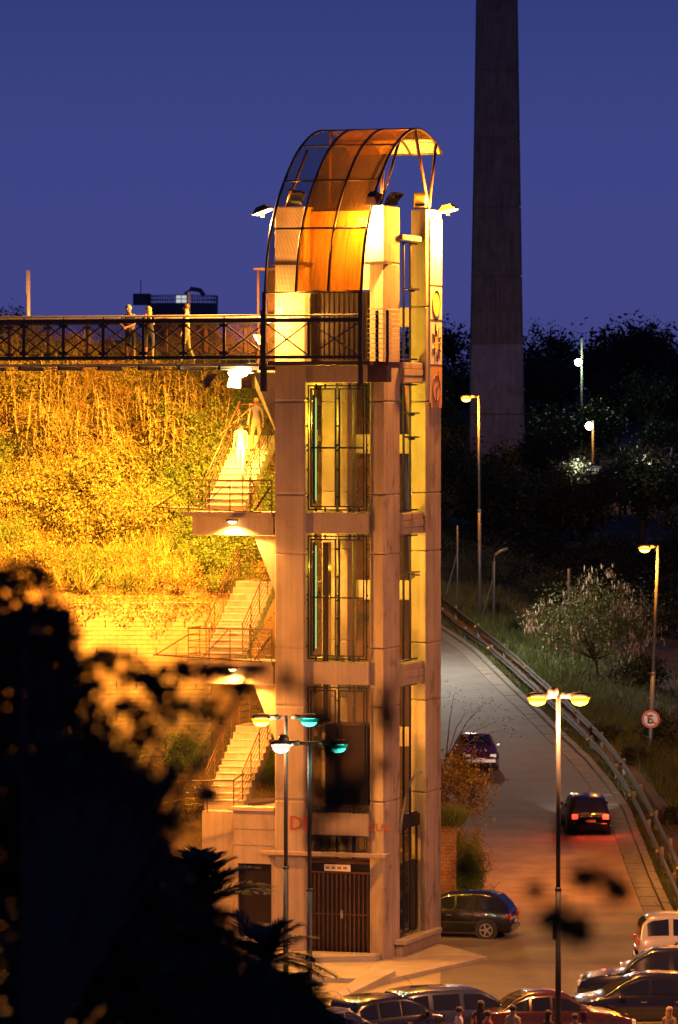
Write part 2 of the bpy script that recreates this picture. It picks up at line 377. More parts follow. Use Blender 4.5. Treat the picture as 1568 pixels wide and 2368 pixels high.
me = bpy.data.meshes.new('ground'); me.from_pydata(vs, [], fs); me.materials.append(M['dirt'])
me.polygons.foreach_set('use_smooth', [True]*len(fs))
tag(link('ground', me), kind='structure')
# plaza asphalt sheet
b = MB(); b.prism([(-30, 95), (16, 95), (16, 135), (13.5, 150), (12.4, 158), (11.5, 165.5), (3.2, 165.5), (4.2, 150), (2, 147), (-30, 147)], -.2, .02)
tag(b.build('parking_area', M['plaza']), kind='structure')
# road ribbon
def ribbon(pts, offL, offR, dz, name, material, thick=None):
    b = MB(); n = len(pts)
    for i, p in enumerate(pts):
        b.v.append((p.x + offL, p.y, zr(p.y) + dz)); b.v.append((p.x + offR, p.y, zr(p.y) + dz))
    for i in range(n - 1): b.f.append((2*i, 2*i+1, 2*i+3, 2*i+2)); b.m.append(0)
    if thick:
        for i, p in enumerate(pts):
            b.v.append((p.x + offL, p.y, zr(p.y) + dz - thick)); b.v.append((p.x + offR, p.y, zr(p.y) + dz - thick))
        k = 2 * n
        for i in range(n - 1):
            b.f.append((2*i, 2*i+2, k+2*i+2, k+2*i)); b.m.append(0); b.f.append((2*i+1, k+2*i+1, k+2*i+3, 2*i+3)); b.m.append(0)
    return tag(b.build(name, material), kind='structure')
def densify(pts, step=3.0):
    out = []
    for a, c in zip(pts, pts[1:]):
        k = max(1, int((c - a).length / step))
        for i in range(k): out.append(a + (c - a) * i / k)
    out.append(pts[-1]); return out
KD = densify(KERB)
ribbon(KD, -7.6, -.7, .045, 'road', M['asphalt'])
ribbon(KD, -.7, -.0, .052, 'gutter', M['kerb'])
kb = ribbon(KD, 0.02, .25, .15, 'kerb', M['kerb'], .22); gt = bpy.data.objects['gutter']
def along(y): return kerb_x(y)
def slab(name, par, y0, y1, x0, x1, z0, z1, m_):
    b = MB(); jz = rng.uniform(-.008, .012)
    vs_ = [(along(y) + x, y, zr(y) + z + (jz if z > z0 else 0)) for z in (z0, z1) for y, x in ((y0, x0), (y0, x1), (y1, x1), (y1, x0))]
    b.add(vs_, [(0,3,2,1),(4,5,6,7),(0,1,5,4),(1,2,6,5),(2,3,7,6),(3,0,4,7)]); return b.build(name, m_, par)
y = 150.0
while y < 272:
    st_ = 1.5
    slab('gutter_slab', gt, y+.04, y+st_-.04, -.68, -.03, .0, .085, M['kerb'])
    slab('kerb_stone', kb, y+.03, y+st_-.03, 0.0, .28, -.02, .20, M['kerb']); y += st_
# gutter slabs: transverse joints, each slab its own piece
# ================================================================== LIFT TOWER
tower = empty('lift_tower', (OX, OY, 0), R(-18), 'tall concrete lift tower with four columns beside the outdoor stairs', 'tower')
TOP = 23.46
JOINTS = [LZ(y, -3, 0) for y in (928, 1143, 1280, 1497, 1632, 1850)]
def column(e0, e1, t0, t1, mats, zbot=0.0, ztop=TOP, joints=JOINTS, bev=.035, cut=0):
    core = MB(); core.box(e0+.03, e1-.03, t0+.03+cut, t1-.03, zbot-.3, ztop-.02)
    c = core.build('column', M['conc'], tower)
    zz = [zbot] + sorted(joints) + [ztop]
    for a, z in zip(zz, zz[1:]):
        s = MB(); s.prism([(e0, t0+cut), (e1, t0), (e1, t1), (e0, t1)], a + .012, z - .012)
        s.m = [0, 0, 0, 1, 0, 0]
        s.build('column_segment', mats, c, bevel=bev)
    return c
UP = [LZ(607, -1, 0), LZ(740, 0, 0)]
column(-3.55, -2.556, 0, .95, [M['conc'], M['conc']], joints=JOINTS + [UP[0]], bev=.05)
column(-.545, 0, 0, 1.71, [M['conc'], M['conc_rough']], zbot=-.1, joints=JOINTS + [UP[0]], cut=.30)
column(-.36, .205, 3.8, 5.5, [M['conc'], M['conc_rough']], ztop=23.5, joints=JOINTS + [20.4], cut=.25)
column(-3.5, -2.62, 4.5, 5.5, [M['conc'], M['conc']], joints=JOINTS)
# front cross beams
for z0, z1 in ((17.97, 18.5), (13.30, 13.94), (8.62, 9.32), (3.95, 4.63)):
    b = MB(); b.box(-2.58, -.52, .12, .42, z0, z1); b.build('cross_beam', M['conc'], tower, bevel=.02)
# back cross beams
for z in (16.35, 11.68, 7.0, 2.4, 20.4):
    b = MB(); b.box(-2.64, -.34, 4.9, 5.2, z-.62, z); b.build('cross_beam', M['conc'], tower, bevel=.02)
# left side beams
for z in (13.94, 9.3, 18.5, 4.6):
    b = MB(); b.box(-3.1, -2.8, .93, 4.52, z-.62, z); b.build('cross_beam', M['conc'], tower)
# side beams between front and back column, each seen as two or three rough boards
for z0, z1 in ((17.98, 18.62), (13.24, 13.9), (8.52, 9.2), (22.45, 22.6)):
    b = MB(); b.box(-.2, .10, 1.69, 3.82, z0, z1)
    c = b.build('side_beam', M['conc'], tower)
    if z1 - z0 > .3:
        for k in range(3):
            h_ = (z1 - z0) / 3
            s = MB(); s.box(.10, .125 + .012 * (k % 2), 1.72, 3.80 - .03 * k, z0 + k*h_ + .012, z0 + (k+1)*h_ - .012)
            s.build('board', M['conc_rough'], c, bevel=.01)
# ledge above the door, platform slab, lower sill
b = MB(); b.box(-3.95, .12, -.22, .0, 3.32, 3.44); b.box(-.0, .12, 0, .35, 3.32, 3.44); b.build('door_ledge', M['conc'], tower, bevel=.015)
b = MB(); b.box(.02, .42, 1.0, 4.9, .52, .66); b.build('side_sill', M['pave'], tower, bevel=.02)
b = MB(); b.box(.02, .24, 1.2, 4.7, -.1, .52); b.build('sill_base', M['conc'], tower)
b = MB(); b.box(-3.3, 0, -1.36, .4, 18.50, 18.62); b.box(.02, .5, -1.1, .2, 18.42, 18.60)
b.build('top_platform', M['steel_brown'], tower)
# inner rear walls of the upper lobby
b = MB(); b.box(-2.56, -.55, .5, .62, 20.85, 23.3); b.build('lobby_wall', M['conc'], tower)
b = MB(); b.box(-3.7, -2.45, -.05, .5, 21.62, 21.70); b.box(-.6, .12, -.05, .5, 21.62, 21.70); b.build('upper_ledge', M['steel_dark'], tower)
# lobby door with ribs
d_ = MB(); d_.box(-2.5, -.56, .45, .52, 18.64, 20.8); ld = d_.build('lobby_door', M['door'], tower)
for i in range(12):
    b = MB(); x = -2.45 + i * .16; b.box(x, x + .05, .41, .449, 18.7, 20.75); b.build('door_rib', M['door'], ld)
q0_ = LX(597, .6); b = MB(); b.box(q0_, q0_+.06, .5, .56, 18.6, 21.5); b.box(q0_, q0_+.06, 1.5, 1.56, 18.6, 21.5); b.box(q0_-.1, -3.45, .45, 1.6, 21.5, 21.56); b.box(q0_+.06, -3.55, 1.5, 1.53, 18.6, 21.5)
b.build('side_booth', M['steel_brown'], tower)
# window grilles
def bars(b, x0, x1, z0, z1, y, w=.035, d=.04):
    b.box(x0, x0+w, y, y+d, z0, z1); b.box(x1-w, x1, y, y+d, z0, z1); b.box(x0+w, x1-w, y, y+d, z0, z0+w); b.box(x0+w, x1-w, y, y+d, z1-w, z1)
for z0, z1 in ((13.98, 17.93), (9.36, 13.26), (4.67, 8.58)):
    f = MB(); bars(f, -2.52, -.585, z0+.03, z1-.03, .16, .04)
    zm = (z0 + z1) / 2
    for zz in (z0+.45, z0+1.3, zm-.08, zm+.08, z1-1.3, z1-.45):
        f.box(-2.555, -2.5, .17, .19, zz-.03, zz+.03); f.box(-.60, -.547, .17, .19, zz-.03, zz+.03); f.box(-1.60, -1.49, .17, .19, zz-.03, zz+.03)
    for xx in (-2.25, -1.95, -1.15, -.85):
        f.box(xx-.03, xx+.03, .17, .19, z0-.01, z0+.12); f.box(xx-.03, xx+.03, .17, .19, z1-.12, z1+.01)
    g_ = f.build('window_grille', M['steel_dark'], tower)
    for xa, xb in ((-2.43, -1.59), (-1.50, -.67)):
        l = MB(); bars(l, xa, xb, z0+.13, z1-.13, .14, .04); l.box(xa+.04, xb-.04, .14, .18, zm-.025, zm+.025)
        l.build('leaf_frame', M['steel_dark'], g_)
        s = MB(); s.add([(xa+.03,.165,z0+.15),(xb-.03,.165,z0+.15),(xb-.03,.165,z1-.15),(xa+.03,.165,z1-.15)], [(0,1,2,3)])
        s.build('wire_screen', M['screen_fine'], g_)
# low dark bay below third beam (grille over opening)
b = MB(); bars(b, -2.5, -.6, 3.46, 3.93, .2, .03); [b.box(x, x+.025, .2, .23, 3.48, 3.9) for x in np.arange(-2.3, -.6, .2)]
b.build('low_grille', M['steel_dark'], tower)
# side openings: dark mullions and glass
for z0, z1 in ((18.7, 22.4), (13.95, 17.95), (9.25, 13.2), (4.4, 8.5), (.72, 4.3)):
    f = MB(); f.box(-.12, -.06, 2.35, 2.41, z0, z1); f.box(-.12, -.06, 1.72, 1.78, z0, z1); f.box(-.12, -.06, 3.05, 3.1, z0, z1)
    f.box(-.12, -.06, 1.78, 3.79, z0, z0+.05); f.box(-.12, -.06, 1.78, 3.79, z1-.05, z1)
    sf = f.build('side_window_frame', M['steel_dark'], tower)
    if z0 < 1:
        f2 = MB(); f2.box(-.11, -.08, 1.78, 3.79, 2.9, 2.95); f2.box(-.12, -.055, 3.72, 3.79, z0+.05, z1-.05); f2.build('glazing_bar', M['steel_dark'], sf)
        g2 = MB(); g2.box(-.10, -.09, 1.78, 3.72, z0+.05, 2.9); g2.build('glass_pane', M['glass_dark'], sf)
b = MB(); b.box(-.14, .02, 1.72, 3.79, 4.02, 4.4); b.build('side_panel', M['door'], tower)
# small brackets at the side
for z in (20.9, 17.0, 16.25, 11.9, 12.0):
    b = MB(); b.box(-.02, .16, 2.2, 3.3, z, z+.05); b.box(.05, .12, 2.4, 2.9, z-.06, z); b.build('bracket', M['steel_dark'], tower)
# lift guide rails and cables inside the shaft
b = MB()
for e_, t_, r_ in ((-2.35, 2.6, .05), (-2.2, 2.2, .03), (-1.75, 2.4, .03), (-1.95, 3.1, .06)):
    b.tube([(e_, t_, .4), (e_, t_, 21)], r_, 6)
b.build('guide_rail', M['steel_dark'], tower)
b = MB(); b.box(-2.3, -.7, 1.2, 2.6, 4.8, 7.3); b.build('lift_cabin', M['door'], tower, bevel=.03)
b = MB(); b.box(-2.3, -2.12, 1.0, 1.3, 7.4, 13.0); b.build('cable_duct', M['steel_dark'], tower)
# base door: sheet of narrow ribs, transom and sign plate
dd = MB(); dd.box(-2.556, -.545, .5, .6, .15, 3.2); dr = dd.build('base_door', M['door'], tower)
for i in range(13):
    x = -2.42 + i * .145
    b = MB(); b.box(x, x + .05, .455, .499, .2, 2.72); b.build('door_rib', M['steel_brown'], dr)
for bx_ in ((-2.5, -.58, .44, .454, 1.45, 1.50), (-2.54, -.56, .42, .499, 2.74, 2.80), (-2.54, -.56, .40, .499, 3.05, 3.2)):
    b = MB(); b.box(*bx_); b.build('door_rail', M['steel_brown'], dr)
b = MB(); b.box(-2.05, -1.2, .38, .415, 2.82, 3.02); sg = b.build('door_sign', M['art_white'], dr)
b = MB()
for i in range(4): b.box(-2.0 + i*.19, -1.88 + i*.19, .374, .379, 2.88, 2.96)
b.build('sign_marking', M['graf_dark'], dr)
b = MB(); b.box(-1.53, -1.45, .40, .455, 1.35, 1.6); b.build('lock', M['rail_steel'], dr)
# graffiti
text_mesh('graffiti', 'Perra', .34, M['graf_dark'], tower, (-3.25, -.012, 20.05), (R(90), 0, 0))
text_mesh('graffiti', 'DE', .62, M['graf_red'], tower, (-3.08, -.012, 4.1), (R(90), 0, 0), bold=.008)
text_mesh('graffiti', 'CUB', .36, M['graf_red'], tower, (-.52, -.012, 4.15), (R(90), R(4), 0))
text_mesh('graffiti', 'L7', .2, M['graf_dark'], tower, (.012, .6, 2.9), (R(90), 0, R(90)))
# painted art strip on the rear column's side face
AX = .205
art = MB(); art.box(AX, AX+.05, 4.15, 5.42, 17.35, 23.2); ap = art.build('art_panel', M['art_white'], tower, bevel=.01)
def flat(name, pts, m_, k=.06):
    b = MB(); n_ = len(pts)
    b.add([(AX+k-.01, y, z) for y, z in pts] + [(AX+k, y, z) for y, z in pts],
          [tuple(range(n_, 2*n_))] + [(i, (i+1) % n_, n_+(i+1) % n_, n_+i) for i in range(n_)])
    return b.build(name, m_, ap)
def ell(cy, cz, ry, rz_, n_=20): return [(cy + ry*math.cos(2*math.pi*i/n_), cz + rz_*math.sin(2*math.pi*i/n_)) for i in range(n_)]
def outline(pts, w_=.014):
    b = MB(); q = [(AX+.068, y, z) for y, z in pts]; b.tube(q + [q[0]], w_, 4); return b.build('painted_outline', M['art_ink'], ap)
cz = (lambda y: LZ(y, .2, 4.8))
flat('orange_field', [(4.2, cz(943)), (5.38, cz(943)), (5.38, cz(845)), (4.2, cz(845))], M['art_orange'], .054)
for yy in (660, 740, 844): flat('joint_strip', [(4.15, cz(yy)-.02), (5.42, cz(yy)-.02), (5.42, cz(yy)+.02), (4.15, cz(yy)+.02)], M['art_ink'], .058)
e1 = ell(4.75, cz(702), .42, .42); flat('painted_oval', e1, M['art_yellow']); outline(e1)
star = []
for i in range(16):
    a = math.pi*2*i/16; rr = (1.0 if i % 2 == 0 else .42)
    star.append((4.78 + .5*rr*math.cos(a+.3), cz(793) + .62*rr*math.sin(a+.3)))
flat('painted_star', star, M['art_yellow']); outline(star)
e2 = ell(4.75, cz(898), .4, .42); flat('painted_oval', e2, M['art_pink']); outline(e2)
b = MB(); b.tube([(AX+.068, 4.75, cz(930)), (AX+.068, 4.7, cz(900)), (AX+.068, 5.0, cz(880)), (AX+.068, 4.95, cz(860))], .014, 4); b.build('painted_line', M['art_ink'], ap)
# curved pipe leaning at the side
PT = [(LX(x, 1.2), 1.2, LZ(y, .1, 1.2)) for x, y in ((925, 1925), (930, 1885), (937, 1845), (948, 1812), (960, 1792), (975, 1780))]
b = MB(); b.tube(PT, .045, 8); o = b.build('curved_pipe', M['rail_steel'], None, True); o.location = (OX, OY, 0); o.rotation_euler = (0, 0, R(-18))
tag(o, 'bent pale metal pipe curving over the side glazing low on the tower', 'pipe')

# ------------------------------------------------------------------ canopy
can = empty('curved_canopy', TW(-1.8, 1, 20.7), R(-18), 'curved canopy of mesh and brown ribbed sheets arching over the lift tower top', 'canopy')
PROF = [(-1.3, 20.74), (-1.08, 21.8), (-.71, 22.73), (.05, 23.75), (.756, 24.42), (1.6, 25.08), (2.42, 25.52), (3.4, 25.88), (4.29, 26.05), (5.2, 26.05), (6.04, 25.88), (6.75, 25.68), (7.3, 25.42)]
def prof(u):
    n_ = len(PROF) - 1; i = min(n_ - 1, int(u)); f_ = u - i
    p = [PROF[max(0, min(n_, i + k))] for k in (-1, 0, 1, 2)]
    return tuple(.5 * (2*p[1][k] + (p[2][k]-p[0][k])*f_ + (2*p[0][k]-5*p[1][k]+4*p[2][k]-p[3][k])*f_**2 + (3*p[1][k]-p[0][k]-3*p[2][k]+p[3][k])*f_**3) for k in (0, 1))
EC = [-3.42, -2.42, -1.37, -.31]
def cl(e, t, z): return (e + 1.8, t - 1, z - 20.7)
def sheet(ea, eb, ua, ub, m_, name, k=0):
    b = MB(); n_ = max(2, int((ub - ua) * 4))
    for i in range(n_ + 1):
        t, z = prof(ua + (ub - ua) * i / n_)
        b.v.append(cl(ea, t, z + k)); b.v.append(cl(eb, t, z + k))
    for i in range(n_): b.f.append((2*i, 2*i+1, 2*i+3, 2*i+2)); b.m.append(0)
    o = b.build(name, m_, can, True); return o
CUTS = [0, 2, 3.75, 5.8, 8.2, 10.2, 12]
for a, c in zip(CUTS, CUTS[1:]):
    sheet(EC[0]+.03, EC[1]-.03, a+.02, c-.02, M['screen'], 'mesh_sheet')
    for k in (1, 2): sheet(EC[k]+.03, EC[k+1]-.03, a+.02, c-.02, M['poly'] if a < 10 else M['screen_green_lit'], 'canopy_sheet')
for e_ in EC:
    b = MB(); b.tube([cl(e_, *prof(u)) for u in np.linspace(0, 12, 40)], .045, 6); b.build('arched_rib', M['steel_dark'], can, True)
for u in CUTS:
    t, z = prof(u)
    b = MB(); b.tube([cl(EC[0], t, z), cl(EC[3], t, z)], .035, 6); b.build('purlin', M['steel_dark'], can, True)
for e0, t0, z0, u in ((-3.3, .5, 23.5, 3.3), (-3.3, .5, 23.5, 5.4), (-.35, .8, 23.5, 4.2), (-.35, .8, 23.5, 6.3), (.0, 4.8, 23.5, 8.0), (.0, 4.8, 23.5, 10.8), (-3.3, 4.8, 23.5, 8.0)):
    t, z = prof(u); b = MB(); b.tube([cl(e0, t0, z0), cl(EC[3] if e0 > -1 else EC[0]+.3, t, z)], .05, 6); b.build('strut', M['steel_brown'], can, True)
for e_ in (EC[0], EC[3]):
    b = MB(); b.bar(cl(e_, -1.34, 17.9), cl(e_, -1.34, 20.76), .12, .12); b.build('post', M['steel_dark'], can)

# ------------------------------------------------------------------ floodlights
def floodlight(loc, rz, tilt, label, m_='sodium_hot', s=1.0, parent_name='floodlight'):
    r_ = empty(parent_name, loc, rz, label, 'floodlight', 'floodlights on the lift tower')
    b = MB(); b.box(-.16*s, .16*s, -.02*s, .02*s, 0, .12*s); b.build('bracket', M['black'], r_)
    def q(x, y, z):
        c, s_ = math.cos(tilt), math.sin(tilt); return (x*s, (y*c - z*s_)*s, (y*s_ + z*c)*s + .2*s)
    b = MB(); A = [q(-.22,-.3,-.05), q(.22,-.3,-.05), q(.22,.3,-.05), q(-.22,.3,-.05), q(-.12,-.15,.14), q(.12,-.15,.14), q(.12,.15,.14), q(-.12,.15,.14)]
    b.add(A, [(4,5,6,7),(0,1,5,4),(1,2,6,5),(2,3,7,6),(3,0,4,7),(0,3,2,1)]); b.build('housing', M['steel_brown'], r_)
    b = MB(); b.add([q(-.2,-.27,-.062), q(.2,-.27,-.062), q(.2,.27,-.062), q(-.2,.27,-.062), q(-.15,-.2,-.09), q(.15,-.2,-.09), q(.15,.2,-.09), q(-.15,.2,-.09)],
                    [(0,1,2,3)[::-1],(4,5,6,7)[::-1],(0,4,5,1),(1,5,6,2),(2,6,7,3),(3,7,4,0)]); b.build('lens', E[m_] if m_ in E else M[m_], r_)
    return r_
a18 = R(-18)
f1 = floodlight(TW(LX(607, .3), .3, 23.15), a18 - R(90), R(20), 'lit floodlight projecting left from the tower top beside the mesh canopy')
light(f1, TW(LX(604, .3), .3, 23.0), 7000, WARM, size=.15)
light(f1, TW(LX(600, .3), .3, 23.0), 640000, SODIUM, 'SPOT', target=(-10.6, 160, 13.2), angle=56, blend=.9, size=.2)
f2 = floodlight(TW(LX(862, -.3), -.3, 23.45), a18, R(35), 'lit floodlight glowing behind the brown canopy sheets on the tower top')
light(f2, TW(LX(836, -.5), -.5, 22.95), 5500, WARM, size=.12)
f3 = floodlight(TW(.4, 5.6, 23.35), a18 + R(90), R(-10), 'lit floodlight shining down the painted strip on the rear column')
light(f3, TW(.75, 4.9, 23.2), 15000, SODIUM, size=.2)
f4 = floodlight(TW(-.05, 1.2, 23.5), a18 + R(60), R(-35), 'unlit tilted floodlight on top of the front right column', 'glass_dark')
f5 = floodlight(TW(-.1, 4.2, 23.6), a18 + R(20), R(-55), 'unlit floodlight tipped upward on the rear right column', 'art_yellow')
f6 = floodlight(TW(-3.1, .7, 23.5), a18 + R(30), R(-30), 'dark floodlight behind the mesh on the front left column', 'glass_dark', 1.2)

# ------------------------------------------------------------------ assumed fluorescent tubes in the shaft, unseen, added to light the bays
for i, z in enumerate((14.2, 9.6, 19.0)):
    words = ('between first and second beam below the deck', 'one bay lower in the shaft', 'at deck level inside the lobby')[i]
    r_ = empty('assumed_tube_lamp', TW(-2.38, .8, z), a18, 'assumed upright greenish tube lamp ' + words, 'lamp', 'assumed tube lamps in the lift shaft')
    b = MB(); b.box(-.16, -.1, -.05, .05, 0, 3.4 if i < 2 else 1.5); b.build('fitting', M['steel_dark'], r_)
    b = MB(); b.tube([(-.08, 0, .1), (-.08, 0, 3.3 if i < 2 else 1.4)], .02, 6); b.build('tube', E['tube'], r_)
    light(r_, TW(-2.2, 1.6, z + (2.6 if i < 2 else 1)), (1200, 700, 300)[i], (1, .64, .03), size=.12)

assumed_flood = floodlight(TW(-3.75, -1.0, 19.2), a18 + R(120), R(60), 'assumed small floodlight at the platform corner washing the lobby front', 'sodium_hot', .6)  # assumed fixture, not visible; added to brighten the lobby front
light(assumed_flood, TW(-3.5, -.95, 19.7), 2600, WARM, size=.12)
# ================================================================== FOOTBRIDGE
br = empty('footbridge', TW(-11, 0, 18.6), a18, 'steel truss footbridge leading level from the left to the lift tower', 'bridge')
def bl(e, t, z): return (e + 11, t, z - 18.6)
ZT, ZB = LZ(742, -6, -1.3), LZ(827, -6, -1.3)
ZH = LZ(733, -6, -1.3)
for t_, nm in ((-1.3, 1), (.75, 0)):
    e1 = -.32 if t_ < 0 else -3.6
    b = MB(); b.bar(bl(-40, t_, ZT), bl(e1, t_, ZT), .10, .13); b.build('top_chord', M['steel_dark'], br)
    b = MB(); b.bar(bl(-40, t_, ZB), bl(e1, t_, ZB), .12, .10); b.build('bottom_chord', M['steel_dark'], br)
    b = MB(); b.tube([bl(-40, t_, ZH+.03), bl(e1, t_, ZH+.03)], .035, 8); b.build('handrail', M['rail_steel'], br, True)
    k = 0; e_ = -3.42
    while e_ > -13.5:
        m_ = M['steel_dark'] if t_ < 0 else M['steel_brown']
        b = MB(); b.bar(bl(e_, t_, ZB), bl(e_, t_, ZT), .055, .09); b.bar(bl(e_, t_, ZT), bl(e_, t_, ZH+.03), .03, .03); b.build('post', m_, br)
        for s_ in (0, 1):
            b = MB(); b.bar(bl(e_, t_ + .02*s_, ZB+.08 if s_ else ZT-.1), bl(e_-1.33, t_ + .02*s_, ZT-.1 if s_ else ZB+.08), .04, .045); b.build('diagonal', m_, br)
        if k:
            for zc, sg_ in ((ZT-.1, -1), (ZB+.09, 1)):
                b = MB(); b.add([(x, y_, z) for y_ in (t_-.045, t_-.03) for x, z in ((bl(e_-.17,0,zc)[0], zc-18.6), (bl(e_+.17,0,zc)[0], zc-18.6), (bl(e_+.1,0,zc)[0], zc-18.6+.1*sg_), (bl(e_-.1,0,zc)[0], zc-18.6+.1*sg_))], [(0,1,2,3),(4,5,6,7),(0,1,5,4),(1,2,6,5),(2,3,7,6),(3,0,4,7)])
                b.build('gusset_plate', M['steel_dark'], br)
        s = MB(); s.add([bl(e_-1.3, t_+.05, ZB+.05), bl(e_-.03, t_+.05, ZB+.05), bl(e_-.03, t_+.05, ZT-.06), bl(e_-1.3, t_+.05, ZT-.06)], [(0,1,2,3)])
        s.build('mesh_infill', M['screen_fine'], br)
        k += 1; e_ -= 1.33
# platform front X panels
for ea, eb in ((-3.42, -2.0), (-1.98, -.36)):
    for s_ in (0, 1):
        b = MB(); b.bar(bl(ea+.05, -1.3+.02*s_, ZB+.08 if s_ else ZT-.1), bl(eb-.05, -1.3+.02*s_, ZT-.1 if s_ else ZB+.08), .035, .04); b.build('diagonal', M['steel_dark'], br)
    b = MB(); b.bar(bl(eb, -1.3, ZB), bl(eb, -1.3, ZT), .05, .08); b.build('post', M['steel_dark'], br)
    s = MB(); s.add([bl(ea, -1.25, ZB+.05), bl(eb, -1.25, ZB+.05), bl(eb, -1.25, ZT-.06), bl(ea, -1.25, ZT-.06)], [(0,1,2,3)]); s.build('mesh_infill', M['screen_fine'], br)
b = MB(); b.box(bl(-40,0,0)[0], bl(-3.3,0,0)[0], -1.22, .68, -.12, -.04); b.build('deck', M['pave'], br)
for i in range(9):
    e_ = -3.6 - i*1.33; b = MB(); b.box(bl(e_,0,0)[0]-.04, bl(e_,0,0)[0]+.04, -1.24, .7, -.24, -.12); b.build('deck_joist', M['steel_dark'], br)
b = MB(); b.tube([bl(-13 + i, -1.42, 18.42 - .06*math.sin(i*1.1)) for i in range(10)], .012, 5); b.build('cable', M['black'], br)
b = MB(); b.bar(bl(-3.45, -1.33, 17.7), bl(-3.45, -1.33, 20.2), .16, .16); b.build('end_post', M['steel_dark'], br)
# side cage next to the front right column
cg = empty('railing_cage', TW(0, -1.1, 18.6), a18, 'small curved railing of thin horizontal bars at the platform corner', 'railing')
c0, c1 = LX(850, -1.25), LX(903, -.9)
b = MB()
for i in range(11):
    z = .12 + i * (LZ(715, 0, -1.1) - 18.72) / 10
    b = MB(); b.tube([(c0, -.15, z), (c0+.3, -.15, z), (c1-.04, 0, z), (c1, .35, z), (c1, 1.1, z)], .013, 5); b.build('rail_bar', M['rail_steel'], cg)
for x_, y_, w_ in ((LX(872, -1.2), -.12, .10), (LX(896, -1.1), -.02, .09)):
    b = MB(); b.box(x_-w_/2, x_+w_/2, y_, y_+.03, 0, LZ(718, 0, -1.1)-18.6); b.build('upright', M['steel_dark'], cg)
b = MB(); b.box(c0, c1, -.16, .3, -.62, -.1); b.build('support_bracket', M['steel_brown'], cg)

# ================================================================== STAIRS
st = empty('outdoor_staircase', TW(-5, 2, 0), a18, 'zigzag outdoor staircase with metal railings climbing beside the lift tower', 'staircase')
def sl(e, t, z): return (e + 5, t - 2, z)
A0, A1, B0, B1 = -6.3, -5.0, -4.85, -3.62
def railing(pts, posts, n_=5, h_=1.0, m_='steel_brown'):
    """pts: foot line (local); posts: list of points"""
    r_ = MB()
    r_.tube([sl(p[0], p[1], p[2] + h_) for p in pts], .026, 6); o_ = r_.build('railing', M[m_], st)
    for k in range(1, n_):
        b = MB(); b.tube([sl(p[0], p[1], p[2] + h_ * k / n_) for p in pts], .011, 4); b.build('railing_bar', M[m_], o_)
    for p in posts:
        b = MB(); b.tube([sl(p[0], p[1], p[2] - .08), sl(p[0], p[1], p[2] + h_)], .018, 5); b.build('railing_post', M[m_], o_)
def landing_near(z):
    b = MB(); b.box(*[A0-.25+5, B1+.0+5], -2-.05, -2+1.25, z-.14, z); b.build('landing', M['conc'], st, bevel=.01)
    b = MB(); b.box(A0+.0+5, B1+.0+5, -2+.1, -2+.35, z-.72, z-.145); b.build('landing_beam', M['conc'], st, bevel=.01)
    xs_ = [A0-.1 + (B1 - A0 + .08) * k / 4 for k in range(5)]
    railing([(A0-.12, 1.2, z), (A0-.12, 0, z), (B1-.02, 0, z)], [(x_, 0, z) for x_ in xs_] + [(A0-.12, 1.1, z)])
    # flared guard frame of thin sheet, reaching out to the left
    b = MB(); T = LX(350, 0)
    b.tube([sl(T, .2, z+.14), sl(B1-.3, -.15, z+.0), sl(B1-.9, 1.1, z+.05)], .022, 5); b.tube([sl(T, .2, z+.14), sl(A0-.1, 1.2, z+.1)], .02, 5)
    b.tube([sl(T+.1, .2, z+.15), sl(A0-.1, 0, z+.8)], .02, 5); b.tube([sl(A0+.35, -.1, z+.05), sl(A0+1.25, 0, z+1)], .015, 5); b.tube([sl(B1-.55, -.1, z+.05), sl(B1-.1, .1, z+.8)], .03, 5)
    fr = b.build('guard_frame', M['steel_brown'], st)
    s = MB(); s.add([sl(T, .2, z+.13), sl(B1-.3, -.14, z+.01), sl(A0-.1, 1.1, z+.06)], [(0,1,2)]); s.build('guard_screen', M['screen'], fr)
def landing_far(z):
    b = MB(); b.box(A0-.1+5, B1+.0+5, 4.5-2, 5.8-2, z-.16, z); b.build('landing', M['conc'], st, bevel=.01)
    railing([(A0-.05, 4.6, z), (A0-.05, 5.7, z), (B1, 5.7, z)], [(A0-.05, 4.6, z), (A0-.05, 5.7, z), (A0+1.2, 5.7, z), (A0+2.2, 5.7, z)])
    b = MB(); b.tube([sl(A0-.9, 5.2, z-.02), sl(A0, 5.0, z-.02)], .02, 5); b.tube([sl(A0-.9, 5.2, z), sl(A0-.05, 5.7, z+.85)], .02, 5); b.build('guard_frame', M['steel_brown'], st)
